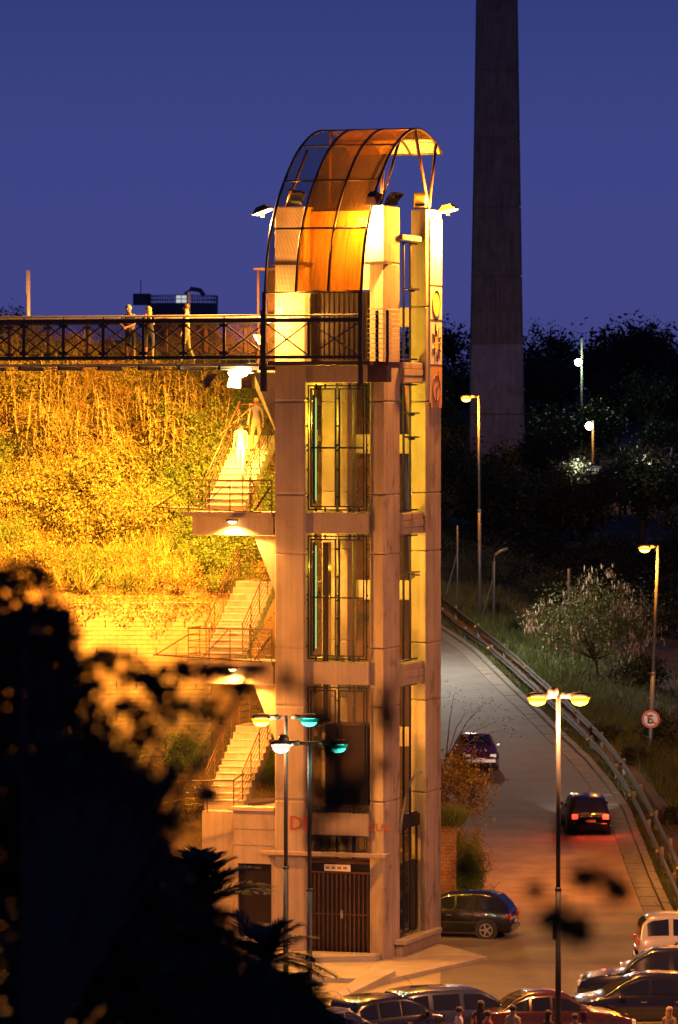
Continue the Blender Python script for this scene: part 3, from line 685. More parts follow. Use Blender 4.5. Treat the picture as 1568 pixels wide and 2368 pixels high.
def flight(e0, e1, tA, zA, tB, zB, n_=12):
    """steps from (tA,zA) up to (tB,zB)"""
    dt = (tB - tA) / n_; dz = (zB - zA) / n_
    so = MB()
    # solid soffit slab
    lo, hi = (tA, zA), (tB, zB)
    vs_ = []
    for e_ in (e0, e1):
        vs_ += [sl(e_, lo[0], lo[1]-.3), sl(e_, hi[0], hi[1]-.3), sl(e_, hi[0], hi[1]-.17), sl(e_, lo[0], lo[1]-.02)]
    so.add(vs_, [(0,1,2,3),(7,6,5,4),(0,4,5,1),(1,5,6,2),(2,6,7,3),(3,7,4,0)]); f_ = so.build('stair_flight', M['conc'], st)
    for i in range(n_):
        b = MB(); a_, c_ = tA + dt*i, tA + dt*(i+1); zt = zA + dz*(i+1)
        b.box(e0+5, e1+5, min(a_, c_)-2-.02, max(a_, c_)-2, zt-dz-.1, zt-.035); b.build('step', M['conc'], f_)
        b = MB(); b.box(e0-.02+5, e1+.02+5, min(a_, c_)-2-.05, max(a_, c_)-2-.002, zt-.033, zt); b.build('tread', M['pave'], f_)
    for e_ in (e0+.04, e1-.04):
        railing([(e_, tA, zA+.1), (e_, tB, zB+.1)], [(e_, tA + (tB-tA)*k/4, zA + (zB-zA)*k/4 + .1) for k in range(5)])
NEAR = [13.94, 9.3, 4.66]; FAR = [16.3, 11.62, 6.98]
for z in NEAR[:2]: landing_near(z)
for z in FAR: landing_far(z)
for zn, zf in zip(NEAR, FAR):
    flight(A0, A1, 1.25, zn, 4.5, zf)
flight(B0, B1, 4.5, 16.3, 1.25, 18.6); flight(B0, B1, 4.5, 11.62, 1.25, 13.94); flight(B0, B1, 4.5, 6.98, 1.25, 9.3)
# sloping soffit fin on the right, next to the column
for z in (18.3, 13.2, 8.55):
    b = MB(); y0, y1 = .40-2, .55-2
    b.add([(B1-.75+5, y0, z), (B1+.06+5, y0, z), (B1+.06+5, y0, z-2.0), (B1-.75+5, y1, z), (B1+.06+5, y1, z), (B1+.06+5, y1, z-2.0)], [(0,2,1),(3,4,5),(0,1,4,3),(1,2,5,4),(2,0,3,5)]); b.build('soffit_fin', M['conc'], st)
text_mesh('graffiti', 'Sou', .3, M['graf_dark'], st, (B1-.33+5, .385-2, 17.3), (R(90), R(70), 0))
railing([(-7.6, -.6, 4.3), (-6.4, -.6, 4.66), (-5.0, .3, 4.66), (-5.0, 1.25, 4.8)], [(-7.6, -.6, 4.3), (-6.4, -.6, 4.66), (-5.7, -.2, 4.66), (-5.0, .3, 4.66)], h_=.9)
# concrete base block with a dark doorway
e0 = LX(500, .2)
bb = empty('stair_base_block', TW(-4.8, .5, 0), a18, 'yellow lit concrete base block with dark doorway left of the tower foot', 'building')
q0 = LX(540, .05) + 4.8; q1 = -3.56 + 4.8; d0 = LX(549, .05) + 4.8; d1 = LX(627, .05) + 4.8
b = MB(); b.box(q0-.0, q1, -.42, .0, 3.0, 4.64); b.box(q0, d0, -.42, 0, 0, 3.0); b.box(d1, q1, -.42, 0, 0, 3.0); b.build('front_wall', M['conc'], bb)
b = MB(); b.box(q0-1.2, q1, .002, 5.2, 0.0, 4.55); b.build('block_body', M['conc'], bb)
b = MB(); b.box(d0, d1, -.3, -.003, .1, 2.98); b.build('doorway', M['door'], bb)
b = MB(); b.box(q0-.1, q1-.02, -.5, .05, 4.64, 4.76); b.build('coping', M['pave'], bb, bevel=.01)
for z in (3.55, 4.05):
    b = MB(); b.box(q0, q1, -.428, -.421, z, z+.03); b.build('board_joint', M['kerb'], bb)
# stair lamps
def bulkhead(loc, label, s=1, em='sodium_hot'):
    r_ = empty('bulkhead_lamp', loc, a18, label, 'lamp', 'lamps under the stair landings')
    b = MB(); b.box(-.16*s, .16*s, -.10, .1, 0, .07); b.build('housing', M['steel_brown'], r_)
    b = MB(); b.ball((0, 0, -.01), .13*s, 10, 6, sc=(1, .6, .5)); b.build('lens', E[em], r_, True); return r_
l1 = bulkhead(TW(-4.9, -.14, 13.66), 'stair lamp on the beam below the upper landing washing it white'); light(l1, TW(-4.9, -.22, 13.42), 1800, WARM, size=.08, kind='SPOT', target=TW(-4.9, .15, 12.6), angle=150)
l2 = bulkhead(TW(-4.9, -.14, 9.06), 'stair lamp on the beam below the lower landing washing it white'); light(l2, TW(-4.9, -.22, 8.82), 1800, WARM, size=.08, kind='SPOT', target=TW(-4.9, .15, 8.0), angle=150)
light(l1, TW(-5.1, .9, 13.0), 2400, WARM, size=.15); light(l2, TW(-5.1, .9, 8.4), 2200, WARM, size=.15)
l3 = bulkhead(TW(LX(556, .4), .4, 18.3), 'large blazing floodlight under the footbridge end above the stairs', 3.2)
b = MB(); b.box(.06, .42, -.15, .2, -.50, -.03); b.build('side_housing', M['steel_brown'], l3)
b = MB(); b.add([(-.42,-.12,-.46), (.05,-.12,-.50), (.05,-.12,-.06), (-.30,-.12,-.03), (-.36,.2,-.42), (.05,.2,-.46), (.05,.2,-.04), (-.26,.2,-.03)], [(0,1,2,3),(7,6,5,4),(0,4,5,1),(1,5,6,2),(2,6,7,3),(3,7,4,0)]); b.build('open_reflector', E['sodium_hot'], l3, bevel=.04)
light(l3, TW(-5.4, .5, 17.6), 16000, WARM, 'SPOT', target=TW(-5.6, 2.6, 13), angle=80, size=.25)
l4 = floodlight(TW(LX(484, -1.2), -1.2, 17.85), a18 - R(60), R(50), 'dark curved floodlight hanging under the footbridge left of the stairs', 'glass_dark')
light(l3, TW(-6.6, 1.2, 17.9), 20000, SODIUM, kind='SPOT', target=(-7.0, 157, 7.0), angle=95, size=.3)
# ================================================================== STREET LAMPS
def lamp_head(parent, p, dirx, em, s=1.0, name='lamp_head'):
    """cobra style head centred at p (world offset from parent), pointing along dirx (+1 right, -1 left)"""
    x, y, z = p
    b = MB(); b.ball((x, y, z + .035*s), .27*s, 14, 8, sc=(1, .55, .42), cut=4); b.bar((x - dirx*.2*s, y, z+.05*s), (x - dirx*.42*s, y, z+.07*s), .14*s, .12*s)
    h_ = b.build(name, M['black'], parent, True)
    for nm_, rr_, zz_, ee_ in (('lens', .235, 0, em + '_rim'), ('bulb', .19, -.075, em)):
        b = MB(); b.ball((x, y, z + .02*s + zz_*s), rr_*s, 14, 8, sc=(1, .6, .62))
        fs_ = [f for f in b.f if all(b.v[i][2] <= z + .03*s for i in f)]; b.f = fs_; b.m = [0]*len(fs_)
        b.build(nm_, E[ee_], h_, True)
    return h_
def street_lamp(label, base, top_z, heads, lean=(0, 0), r=.06, group='street lamps', pole='pole_dark', ball=None, power=(), s=1.0):
    r_ = empty('street_lamp', base, 0, label, 'street lamp', group)
    hh = top_z - base[2]
    b = MB(); b.tube([(0, 0, 0), (lean[0]*.5, 0, hh*.48)], r*1.35, 10); b.tube([(lean[0]*.5, 0, hh*.48), (lean[0], 0, hh)], r, 10); b.tube([(lean[0]*.5,0,hh*.475), (lean[0]*.5,0,hh*.485)], r*1.5, 10)
    b.build('pole', M[pole], r_, True)
    for (dx, dz, em, pw, colr, dn) in heads:
        sg_ = 1 if dx > 0 else -1
        b = MB(); b.bar((lean[0], 0, hh - .06), (lean[0] + dx - sg_*.3*s, 0, hh + dz + .06*s), .09, .10); b.build('arm', M['black'], r_)
        lamp_head(r_, (lean[0] + dx, 0, hh + dz), sg_, em, s)
        light(r_, (base[0] + lean[0] + dx, base[1] + dn, base[2] + hh + dz - .22*s), pw, colr, size=.15)
    if ball:
        b = MB(); b.ball((ball, 0, hh + .06), .15, 12, 8); b.tube([(ball, 0, hh-.05), (ball, 0, hh)], .05, 8); b.build('camera_dome', M['black'], r_, True)
    return r_
d = 118; p = P(1291, 1606, d)
street_lamp('double headed street lamp with two orange lit heads at the car park', (p.x, d, 0), p.z,
            [((1243-1291)*d/F, -.10, 'amber', 3200, STREET, -.35), ((1341-1291)*d/F, -.10, 'amber', 3200, STREET, -.35)], ball=-.13, s=1.15)
b = MB()
q_ = P(1291, 2150, d); b.box(-.15, -.06, -.08, .08, q_.z - .25, q_.z + .25); o = b.build('junction_box', M['black'], None); o.location = (p.x, d, 0)
tag(o, 'small dark box strapped to the car park lamp pole', 'box')
d = 130; p = P(661, 1654, d)
street_lamp('slim street lamp with one yellow and one green head before the tower', (p.x, d, 0), p.z,
            [((604-661)*d/F, -.12, 'amber', 1800, STREET, -.3), ((715-661)*d/F, -.12, 'merc', 140, MERC, 0)], s=1.2)
d = 126; p = P(716, 1714, d)
street_lamp('slim street lamp with one white and one green head before the tower', (p.x, d, 0), p.z,
            [((650-716)*d/F, -.12, 'white', 400, (1, .72, .5), 0), ((781-716)*d/F, -.12, 'merc', 140, MERC, 0)], ball=-.72, s=1.2)
g_ = G(1110, 1424); p = P(1107, 916, g_.y)
street_lamp('tall single lamp with orange head on the verge left of the pylon', tuple(g_), p.z, [((1078-1107)*g_.y/F, -.1, 'sodium', 4200, SODIUM, -.6)], lean=(p.x - g_.x, 0), pole='pole', r=.075, s=1.35)
d = 205; p = P(1522, 1262, d); bx = P(1499, 1830, d)
e_l = street_lamp('leaning single lamp with orange head at the right edge above the no parking sign', (bx.x, d, bx.z), p.z, [((1491-1522)*d/F, -.1, 'sodium', 2200, SODIUM, -.5)], lean=(p.x - bx.x, 0), pole='pole', r=.075, s=1.25)
street_lamp('assumed unseen double headed orange street lamp on the right side of the car park', (17.5, 126, 0), 9.8, [(-.55, -.1, 'amber', 12500, STREET, 0), (.55, -.1, 'amber', 3000, STREET, 0)])  # assumed lamp outside the view, added to light the tower's right faces
street_lamp('added unseen orange street lamp on the verge by the lower road bend', (13.9, 163, 0), 9.6, [(-.9, -.1, 'sodium', 5500, SODIUM, 0)], pole='pole')  # added outside the view to brighten the ground at the bend
street_lamp('assumed low orange street lamp left of the tower, behind the black garden trees', (-9.6, 140.2, 0), 9.4, [(.6, -.1, 'amber', 11000, SODIUM, 0)])  # assumed lamp, unseen; added to turn the front right column's face orange
street_lamp('assumed white street lamp on the left road side, hidden by the tower', (3.75, 236, 3.2), 12.5, [(.9, -.1, 'white', 10000, WHITE, 0)])  # assumed lamp, unseen behind the tower; added to light the upper road white
# no parking sign
p = P(1505, 1663, 204.8)
sgn = empty('no_parking_sign', p, 0, 'round no parking sign with struck out letter E on the lamp pole', 'road sign')
b = MB(); b.tube([(0, .02, 0), (0, -.01, 0)], .41, 32); b.build('disc', M['sign_white'], sgn)
b = MB(); N_ = 40
for i in range(N_):
    a0, a1 = 2*math.pi*i/N_, 2*math.pi*(i+1)/N_
    vs_ = [(r_*math.cos(a), y_, r_*math.sin(a)) for y_ in (-.012, -.02) for a, r_ in ((a0, .31), (a0, .415), (a1, .415), (a1, .31))]
    b.add(vs_, [(4,5,6,7)[::-1], (0,1,5,4), (2,3,7,6), (0,4,7,3)])
b.build('red_ring', M['red'], sgn)
text_mesh('letter_e', 'E', .52, M['plate_ink'], sgn, (-.17, -.014, -.185), (R(90), 0, 0), bold=.018)
b = MB(); b.bar((-.24, -.024, .24), (.24, -.024, -.24), .02, .085); b.build('red_slash', M['red'], sgn)

# ================================================================== GUARD RAILS, VERGE
def guard_rail(px_pts, dz, label):
    pts = densify([G(x, y, dz) + Vector((0, 0, dz)) for x, y in px_pts], 2.0)
    o0 = pts[0]; r_ = empty('guard_rail', (o0.x, o0.y, zr(o0.y)), 0, label, 'guard rail', 'guard rails along the road')
    b = MB(); prof_ = [(-.02, .13), (.06, .085), (-.03, .025), (-.03, -.025), (.06, -.085), (-.02, -.13)]
    for i, p in enumerate(pts):
        for (o_, z_) in prof_: b.v.append((p.x - o0.x - o_*1.2, p.y - o0.y, p.z - zr(o0.y) + z_))
    k = len(prof_)
    for i in range(len(pts)-1):
        for j in range(k-1): b.f.append((i*k+j, i*k+j+1, (i+1)*k+j+1, (i+1)*k+j)); b.m.append(0)
    b.build('beam', M['guard_steel'], r_)
    for i in range(1, len(pts), 4):
        p = pts[i] - Vector((o0.x, o0.y, zr(o0.y)))
        b = MB(); b.box(p.x+.06, p.x+.18, p.y-.05, p.y+.05, p.z-1.3, p.z+.15); b.build('rail_post', M['rail_steel'], r_)
        if i % 8 == 1:
            b = MB(); b.ball((p.x-.06, p.y-.05, p.z), .07, 8, 6); b.build('reflector', M['yellow_refl'], r_)
FR = [(1000,1398),(1018,1412),(1057,1447),(1132,1498),(1184,1543),(1244,1597),(1296,1645),(1345,1692),(1395,1745),(1442,1808),(1478,1870),(1510,1938),(1545,2015),(1590,2120)]
BK = [(1000,1365),(1018,1382),(1072,1425),(1132,1472),(1191,1520),(1244,1568),(1307,1622),(1356,1670),(1401,1716),(1449,1779),(1485,1836),(1520,1900),(1552,1965),(1600,2070)]
guard_rail(FR, .55, 'front steel guard rail nearest the kerb, lit pale by headlights')
guard_rail(BK, .62, 'rear steel guard rail just behind the front one with grass between')

def leaves(cs, ds, L_, W_, nrm=None):
    """numpy rhombus leaves: centres, unit directions, length, width arrays"""
    n_ = len(cs); rnd = rng.normal(size=(n_, 3)); sd = np.cross(ds, rnd); sd /= np.linalg.norm(sd, axis=1, keepdims=True) + 1e-9
    L_ = np.broadcast_to(L_, (n_,))[:, None]; W_ = np.broadcast_to(W_, (n_,))[:, None]
    a = cs - ds*L_*.5; c = cs + ds*L_*.5; m_ = cs - ds*L_*.06
    b_ = m_ + sd*W_*.5; d_ = m_ - sd*W_*.5
    return np.stack([a, b_, c, d_], 1).reshape(-1, 3)
def leaf_mesh(name, V, mats, tubes=None):
    nq = len(V)//4; me = bpy.data.meshes.new(name)
    tv = np.array(tubes.v) if tubes and tubes.v else np.zeros((0, 3)); tf = tubes.f if tubes else []
    allv = np.concatenate([V, tv]) if len(tv) else V
    me.vertices.add(len(allv)); me.vertices.foreach_set('co', allv.astype(np.float32).ravel())
    loops = list(range(nq*4)); starts = list(range(0, nq*4, 4)); tot = [4]*nq; mi = [0]*nq
    for f in tf:
        starts.append(len(loops)); tot.append(len(f)); loops += [nq*4 + i for i in f]; mi.append(1)
    me.loops.add(len(loops)); me.loops.foreach_set('vertex_index', loops)
    me.polygons.add(len(starts)); me.polygons.foreach_set('loop_start', starts); me.polygons.foreach_set('loop_total', tot)
    for m_ in mats: me.materials.append(m_)
    me.polygons.foreach_set('material_index', mi); me.update(calc_edges=True); return me
def unit(v): return v / (np.linalg.norm(v, axis=1, keepdims=True) + 1e-9)
def crown(center, rad, ncl, per, L_, W_, clr=.28, down=.2, shell=.55):
    """leaf clumps inside an ellipsoid, denser towards the outside, uneven outline"""
    dirs = unit(rng.normal(size=(ncl, 3))); dirs[:, 2] = np.abs(dirs[:, 2]) * np.where(rng.random(ncl) < .8, 1, -.5)
    rr = (shell + (1-shell)*rng.random(ncl)**.6) * (1 + .22*np.sin(dirs[:, 0]*5+dirs[:, 1]*4+rng.random()*6))
    cc = np.array(center) + dirs * rr[:, None] * np.array(rad)
    sz = rng.uniform(.5, 1.25, ncl)
    C_ = np.repeat(cc, per, 0) + rng.normal(size=(ncl*per, 3)) * (np.array(rad)*clr)[None] * np.repeat(sz, per)[:, None]
    D_ = unit(rng.normal(size=(ncl*per, 3)) - np.array([0, 0, down])); s_ = rng.uniform(.6, 1.3, ncl*per)
    return leaves(C_, D_, L_*s_, W_*s_), cc
def limbs(b, base, cc, r0, nb=14):
    idx = rng.choice(len(cc), min(nb, len(cc)), replace=False)
    for i in idx:
        c_ = cc[i]; mid = (np.array(base)*.45 + c_*.55) + rng.normal(size=3)*.08*np.linalg.norm(c_-np.array(base)); mid[2] -= .05
        b.tube([base, mid, c_], r0*.45, 5, 0, r0*.08)
def tree(name, label, cat, group, loc, trunk_h, rad, ncl, per, L_, W_, m_='leaf_dark', r0=.15, parent=None, clr=.22, shell=.5):
    r_ = empty(name, loc, rng.uniform(0, 6), label, cat, group)
    c_ = (0, 0, trunk_h + rad[2]*.6); V, cc = crown(c_, rad, ncl, per, L_, W_, clr, shell=shell)
    b = MB(); b.tube([(0, 0, -.5), (.1, 0, trunk_h*.5), (0, .1, trunk_h + rad[2]*.2)], r0, 8, 0, r0*.55); limbs(b, (0, .1, trunk_h+.1), cc, r0)
    b.build('trunk', M['bark'], r_, True)
    link('crown', leaf_mesh('crown', V, [M[m_]]), r_); return r_
def place_copy(src, loc, s, rz, label=None):
    c = copy_tree(src); c.location = loc; c.scale = s if isinstance(s, tuple) else (s, s, s); c.rotation_euler = (0, 0, rz)
    if label: c['label'] = label
    return c

def place_words(loc, right):
    k = F/loc[1]; px_ = 784 + loc[0]*k; py_ = HOR + (H - loc[2])*k
    if right:
        cs_ = ((1060, 'at the tower edge'), (1130, 'left of the pylon'), (1215, 'at the pylon foot'), (1290, 'right of the pylon'), (1360, 'under the green white far lamp'), (1430, 'right of the far lamps'), (1500, 'above the white hut'), (9999, 'at the right edge'))
        rs_ = ((960, 'on the skyline'), (1040, 'high on the dark hill'), (1120, 'midway up the dark hill'), (1200, 'on the lower dark hill'), (9999, 'low near the road bank'))
    else:
        cs_ = ((40, 'at the left edge'), (130, 'near the left edge'), (220, 'left of the wall'), (310, 'over the left part of the wall'), (400, 'over the middle of the wall'), (480, 'over the right end of the wall'), (560, 'left of the stairs'), (640, 'behind the stairs'), (9999, 'behind the tower'))
        rs_ = ((860, 'just under the footbridge'), (960, 'high on the slope'), (1060, 'on the upper slope'), (1170, 'on the middle slope'), (1280, 'on the lower slope'), (1400, 'at wall top level'), (1600, 'at wall height'), (1850, 'below the wall'), (9999, 'at the slope foot'))
    return next(w for v, w in rs_ if py_ < v) + ' ' + next(w for v, w in cs_ if px_ < v)
# grass strips
def blades(pts, hh, wd, name, m_, n_per=1):
    pts = np.array(pts); n_ = len(pts); D_ = unit(np.stack([rng.normal(size=n_)*.35, rng.normal(size=n_)*.35, np.ones(n_)], 1)); L_ = hh*rng.uniform(.5, 1.4, n_)
    V = leaves(pts + D_*L_[:, None]*.45, D_, L_, wd)
    return tag(link(name, leaf_mesh(name, V, [M[m_]])), kind='stuff')
gp = []
for _ in range(11000):
    y = rng.uniform(150, 275); x = kerb_x(y) + .28 + abs(rng.normal())*.5
    if math.sin(y*1.7)+math.sin(y*.63+2) > -1.2: gp.append((x, y, zr(y)))
blades(gp, .28, .035, 'verge_grass', 'grass')
gp = []
for _ in range(30000):
    y = rng.uniform(150, 285); x = kerb_x(y) + 2.0 + rng.exponential(2.6); gp.append((x, y, hgt(x, y)))
blades(gp, .55, .05, 'bank_grass', 'grass')

# ================================================================== RIGHT HILL TREES
proto = []
kinds = [('broadleaf_tree', (3.2, 3.2, 3.0), 2.2, 90, 32, .42, .24), ('broadleaf_tree', (3.8, 3.4, 2.4), 1.6, 100, 30, .42, .22), ('broadleaf_tree', (2.6, 2.6, 3.4), 2.8, 80, 32, .38, .22), ('scrub_tree', (2.6, 2.6, 1.7), .5, 80, 34, .30, .15)]
for nm, rad, th, ncl, per, L_, W_ in kinds:
    proto.append(tree(nm, 'dark tree in the wooded hillside right of the tower', 'tree', 'trees of the dark hillside', (0, 0, 0), th, rad, ncl, per, L_, W_, r0=.2))
spots = []
for y in (284, 290, 297, 305, 313, 322, 331, 340, 360, 382, 405, 430, 460, 492, 525, 560, 590, 620):
    wdt = 2.9 + (y-290)*.006
    x0 = (1000-784)*y/F; x1 = (1600-784)*y/F
    x = x0 + rng.uniform(-1, 1)
    while x < x1 + 3:
        spots.append((x, y + rng.uniform(-6, 6))); x += wdt*rng.uniform(1.2, 1.9)
first = [True]*4
for i, (x, y) in enumerate(spots):
    k = int(rng.integers(0, 4)) if y > 320 else 3
    s = rng.uniform(.75, 1.1) * (.95 if y < 480 else (1.05 if y < 545 else 1.45))
    if abs(x - (1147-784)*400/F) < 3.5 and y < 402 and y > 380: s *= .6
    z = hgt(x, y) - .3
    lab = ['round crowned dark tree ', 'broad low dark tree ', 'taller narrow dark tree ', 'low dark scrub tree '][k] + place_words((x, y, z), True)
    if first[k]:
        o = proto[k]; first[k] = False; o.location = (x, y, z); o.scale = (s, s, s*.9); o['label'] = lab
    else: o = place_copy(proto[k], (x, y, z), (s, s, s*.9), rng.uniform(0, 6), lab)
    o['group'] = 'dark hillside trees, kind %s' % ('one', 'two', 'three', 'four')[k]
# the skyline tree with spiky top
for px_, top, lb in ((1455, 758, 'left lobe'), (1475, 750, 'inner left lobe'), (1492, 742, 'tall middle'), (1512, 760, 'inner right lobe'), (1528, 768, 'right lobe')):
    p = P(px_, top + 75, 540); o = place_copy(proto[1 if px_ % 2 else 2], (p.x, 540, p.z - 2.6 - (1.4 if not px_ % 2 else 0)), (.66, .66, .9), px_, 'dark pointed tree rising above the skyline at right, %s of its clump' % lb); del o['group']
for px_, py_, dd_, lb in ((1300, 1175, 322, 'before the lit house, left'), (1352, 1170, 322, 'before the lit house, middle'), (1400, 1165, 322, 'before the lit house, right'), (1325, 1120, 326, 'overhanging the lit house'), (1475, 1150, 335, 'before the white hut'), (1440, 1120, 338, 'left of the white hut'), (1525, 1150, 335, 'right of the white hut')):
    p = P(px_, py_, dd_); s = .50; o = place_copy(proto[(px_//7) % 4], (p.x, dd_, p.z - 1.2), s, px_, 'small dark tree ' + lb); o['group'] = 'trees around the hillside houses'
# thin bank scrub near the road
sp2 = []
for (px_, py_, s, lb) in ((1150, 1400, .55, 'by the foot of the tall lamp'), (1200, 1440, .5, 'behind the rear rail, upper part'), (1040, 1330, .8, 'beside the tower edge behind the fence'), (1090, 1290, .8, 'behind the tall lamp pole'), (1230, 1330, .8, 'in the dark above the bent fence pole'), (1400, 1690, .55, 'behind the rails right of the twin lamp'), (1480, 1560, .9, 'left of the no parking sign'), (1470, 1740, .5, 'below the no parking sign'), (1545, 1700, .9, 'right of the no parking sign'), (1560, 1880, .5, 'at the right edge low on the bank'), (1540, 1450, 1.0, 'right of the leaning lamp')):
    a_, b_ = 150.0, 400.0                       # where the sight line meets the bank, so that it stands on the ground
    for _ in range(40):
        m_ = (a_+b_)/2; q = P(px_, py_+25, m_)
        if q.z > hgt(q.x, m_): a_ = m_
        else: b_ = m_
    q = P(px_, py_+25, a_); o = place_copy(proto[3], (q.x, a_, hgt(q.x, a_)-.3), s*.62, px_, 'green brown roadside scrub ' + lb); o['group'] = 'scrub along the road bank'
# big shrub with hanging pale seed pods
sh = tree('pod_tree', 'leafy tree hung with pale dry seed pods beside the road bank', 'tree', None, (0, 0, 0), 1.0, (2.7, 2.4, 2.3), 120, 60, .16, .07, 'leaf', .10, clr=.16, shell=.3)
q = P(1375, 1640, 235); sh.location = (q.x, 235, hgt(q.x, 235) - .2); sh.rotation_euler = (0, 0, 0)
dz = (H - (1500 - HOR)*235/F) - sh.location.z - 1.4; sh.children[0].location.z = dz*.0; sh.scale = (1.2, 1.1, 1.12)
pc, _ = crown((0, -.3, 1.0 + 2.3*.6), (2.75, 2.5, 2.35), 75, 11, .01, .01, .07, shell=.8)
pc = pc.reshape(-1, 4, 3).mean(1); pc = pc[pc[:, 1] < .6]
V = leaves(pc, unit(np.stack([rng.normal(size=len(pc))*.15, rng.normal(size=len(pc))*.15, -np.ones(len(pc))], 1)), .30*rng.uniform(.7, 1.3, len(pc)), .075)
tag(link('seed_pods', leaf_mesh('seed_pods', V, [M['pod']]), sh), kind='stuff')
# orange lit tree over the parked red car, beside the tower
q = P(1075, 1870, 165)
ot = tree('roadside_tree', 'orange lit small leaved tree between the tower and the parked red car', 'tree', None, (4.4, 165, .3), 1.6, (1.45, 1.4, 1.7), 70, 55, .13, .07, 'leaf_dry', .09, clr=.2, shell=.3)
tw = empty('thin_branch_tree', (3.6, 170, .3), 0, 'sparse thin branches with few leaves over the pale road above the red car', 'tree')
b = MB(); cc = [(1.6, 0, 4.3), (2.3, -.3, 5.2), (1.9, .2, 5.9), (2.7, 0, 4.9), (1.2, 0, 5.6), (.7, 0, 6.2), (1.5,0,5.1)]
b.tube([(0, 0, -.5), (.1, 0, 2.2), (.4, 0, 3.8)], .08, 6, 0, .04)
for c_ in cc: b.tube([(.4, 0, 3.7), ((.4+c_[0])/2, 0, (3.7+c_[2])/2+.3), c_], .03, 5, 0, .006)
b.build('trunk', M['bark'], tw, True)
C_ = np.repeat(np.array(cc), 45, 0) + rng.normal(size=(45*len(cc), 3))*np.array([.32, .3, .22]); link('crown', leaf_mesh('crown', leaves(C_, unit(rng.normal(size=C_.shape)), .09, .035), [M['leaf']]), tw)

# ================================================================== LEFT HILLSIDE
# retaining wall of large blocks with weep slots
rw = empty('retaining_wall', (-6.5, 155.7, 5), 0, 'pale block retaining wall with slots, lit orange behind the stairs', 'wall')
b = MB(); b.box(-2.8, 2.1, .1, .6, .2, 5.5); b.build('wall_core', M['mortar'], rw)
far_ = MB(); CR = .155
for j in range(34):
    off = (j % 2)*.21
    for i in range(12):
        x0 = -2.8 + i*.42 - off; x1_ = min(x0+.41, 2.1); x0 = max(x0, -2.8)
        if x1_ - x0 < .08: continue
        jj = rng.uniform(-.012, .012); z0 = .22 + j*CR
        if j >= 12:
            b = MB(); b.box(x0, x1_, .04+jj, .12, z0, z0 + CR-.012); b.build('stone_block', M['block'], rw)
        else: far_.box(x0, x1_, .04+jj, .12, z0, z0 + CR-.012)
tag(far_.build('lower_stone_blocks', M['block'], rw), kind='stuff')
for z_ in (1.5, 2.6, 3.75, 4.7):
    for i in range(7):
        b = MB(); x0 = -2.5 + i*.68 + .3*(z_ > 4) ; b.box(x0, x0+.035, .0, .03, z_, z_+.24); b.build('weep_slot', M['black'], rw)
# undergrowth over the slope (uncountable)
n_ = 90000; px_ = rng.uniform(-14, 2.4, n_); t_ = rng.random(n_)**.9; py_ = 149 + t_*25
pts = []
for x, y in zip(px_, py_):
    if -9.4 < x < -4.2 and 151 < y < 157.3 and rng.random() < .97: continue
    if not (left_mask(x, y) > .6): continue
    if math.sin(x*.9+1.3*math.sin(y*.5))*math.sin(y*.8+x*.35) < -.25 and rng.random() < .8: continue
    hh_ = .5 + .45*math.sin(x*2.1)*math.sin(y*1.3+1) + .35*math.sin(x*.8+y*.9)
    pts.append((x, y, hgt(x, y) + rng.random()*max(.12, hh_)*1.3))
for _ in range(2600):                                   # creepers hanging over the wall top
    x = rng.uniform(-9.4, -4.2); pts.append((x, 155.72 - rng.random()*.25, 10.75 - rng.random()**2*(.5 + .9*abs(math.sin(x*2.3))*abs(math.sin(x*.9+1)))))
pts = np.array(pts); s_ = rng.uniform(.5, 1.5, len(pts))
V = leaves(pts, unit(rng.normal(size=pts.shape) + np.array([0, -.3, .1])), .10*s_, .035*s_)
tag(link('hillside_undergrowth', leaf_mesh('hillside_undergrowth', V, [M['leaf_dry']])), kind='stuff')
pr = []
for k in range(4):
    pr.append(tree('hillside_bush', 'bush', 'bush', 'bushes on the floodlit hillside', (0, 0, 0), .2, ((1.0, .9, .8), (1.3, 1.0, .7), (.8, .8, 1.1), (1.1, 1.0, .9))[k], 46, 105, (.085, .07, .10, .06)[k], (.032, .03, .026, .03)[k], ('leaf', 'leaf_dry', 'leaf_green', 'leaf_green')[k], .035, clr=.17, shell=.4))
used = [False]*4
def put_bush(k, x, y, s, lab):
    z = hgt(x, y) - .15
    if not used[k]:
        used[k] = True; o = pr[k]; o.location = (x, y, z); o.scale = (s, s, s)
    else: o = place_copy(pr[k], (x, y, z), s, rng.uniform(0, 6))
    o['label'] = lab + ' ' + place_words((x, y, z), False); o['group'] = ('round leafy hillside bushes', 'wide dry hillside bushes', 'upright leafy hillside bushes', 'fine leaved hillside bushes')[k]
LB = ['round leafy bush', 'wide dry orange bush', 'upright leafy bush', 'fine leaved bush']
for y in (148.8, 150.2, 152.6, 154.3, 155.6, 156.2, 156.6, 157.9, 158.9, 160.4, 162, 164, 166, 168.2, 170.6, 173.5):
    x = -13.2 + rng.uniform(0, 1)
    while x < 1.4:
        if not (150.5 < y < 157 and -9.8 < x < -4.2):
            k = int(rng.choice(4, p=[.42, .38, .1, .1] if x < -6.2 else [.1, .1, .4, .4])); yy = y + rng.uniform(-.5, .5)
            put_bush(k, x, yy, rng.uniform(.7, 1.15) * (.62 if (y < 151 and -9 < x < -3.5) else 1) * (1.0 if y > 157 else .8), LB[k])
        x += rng.uniform(1.1, 1.9)
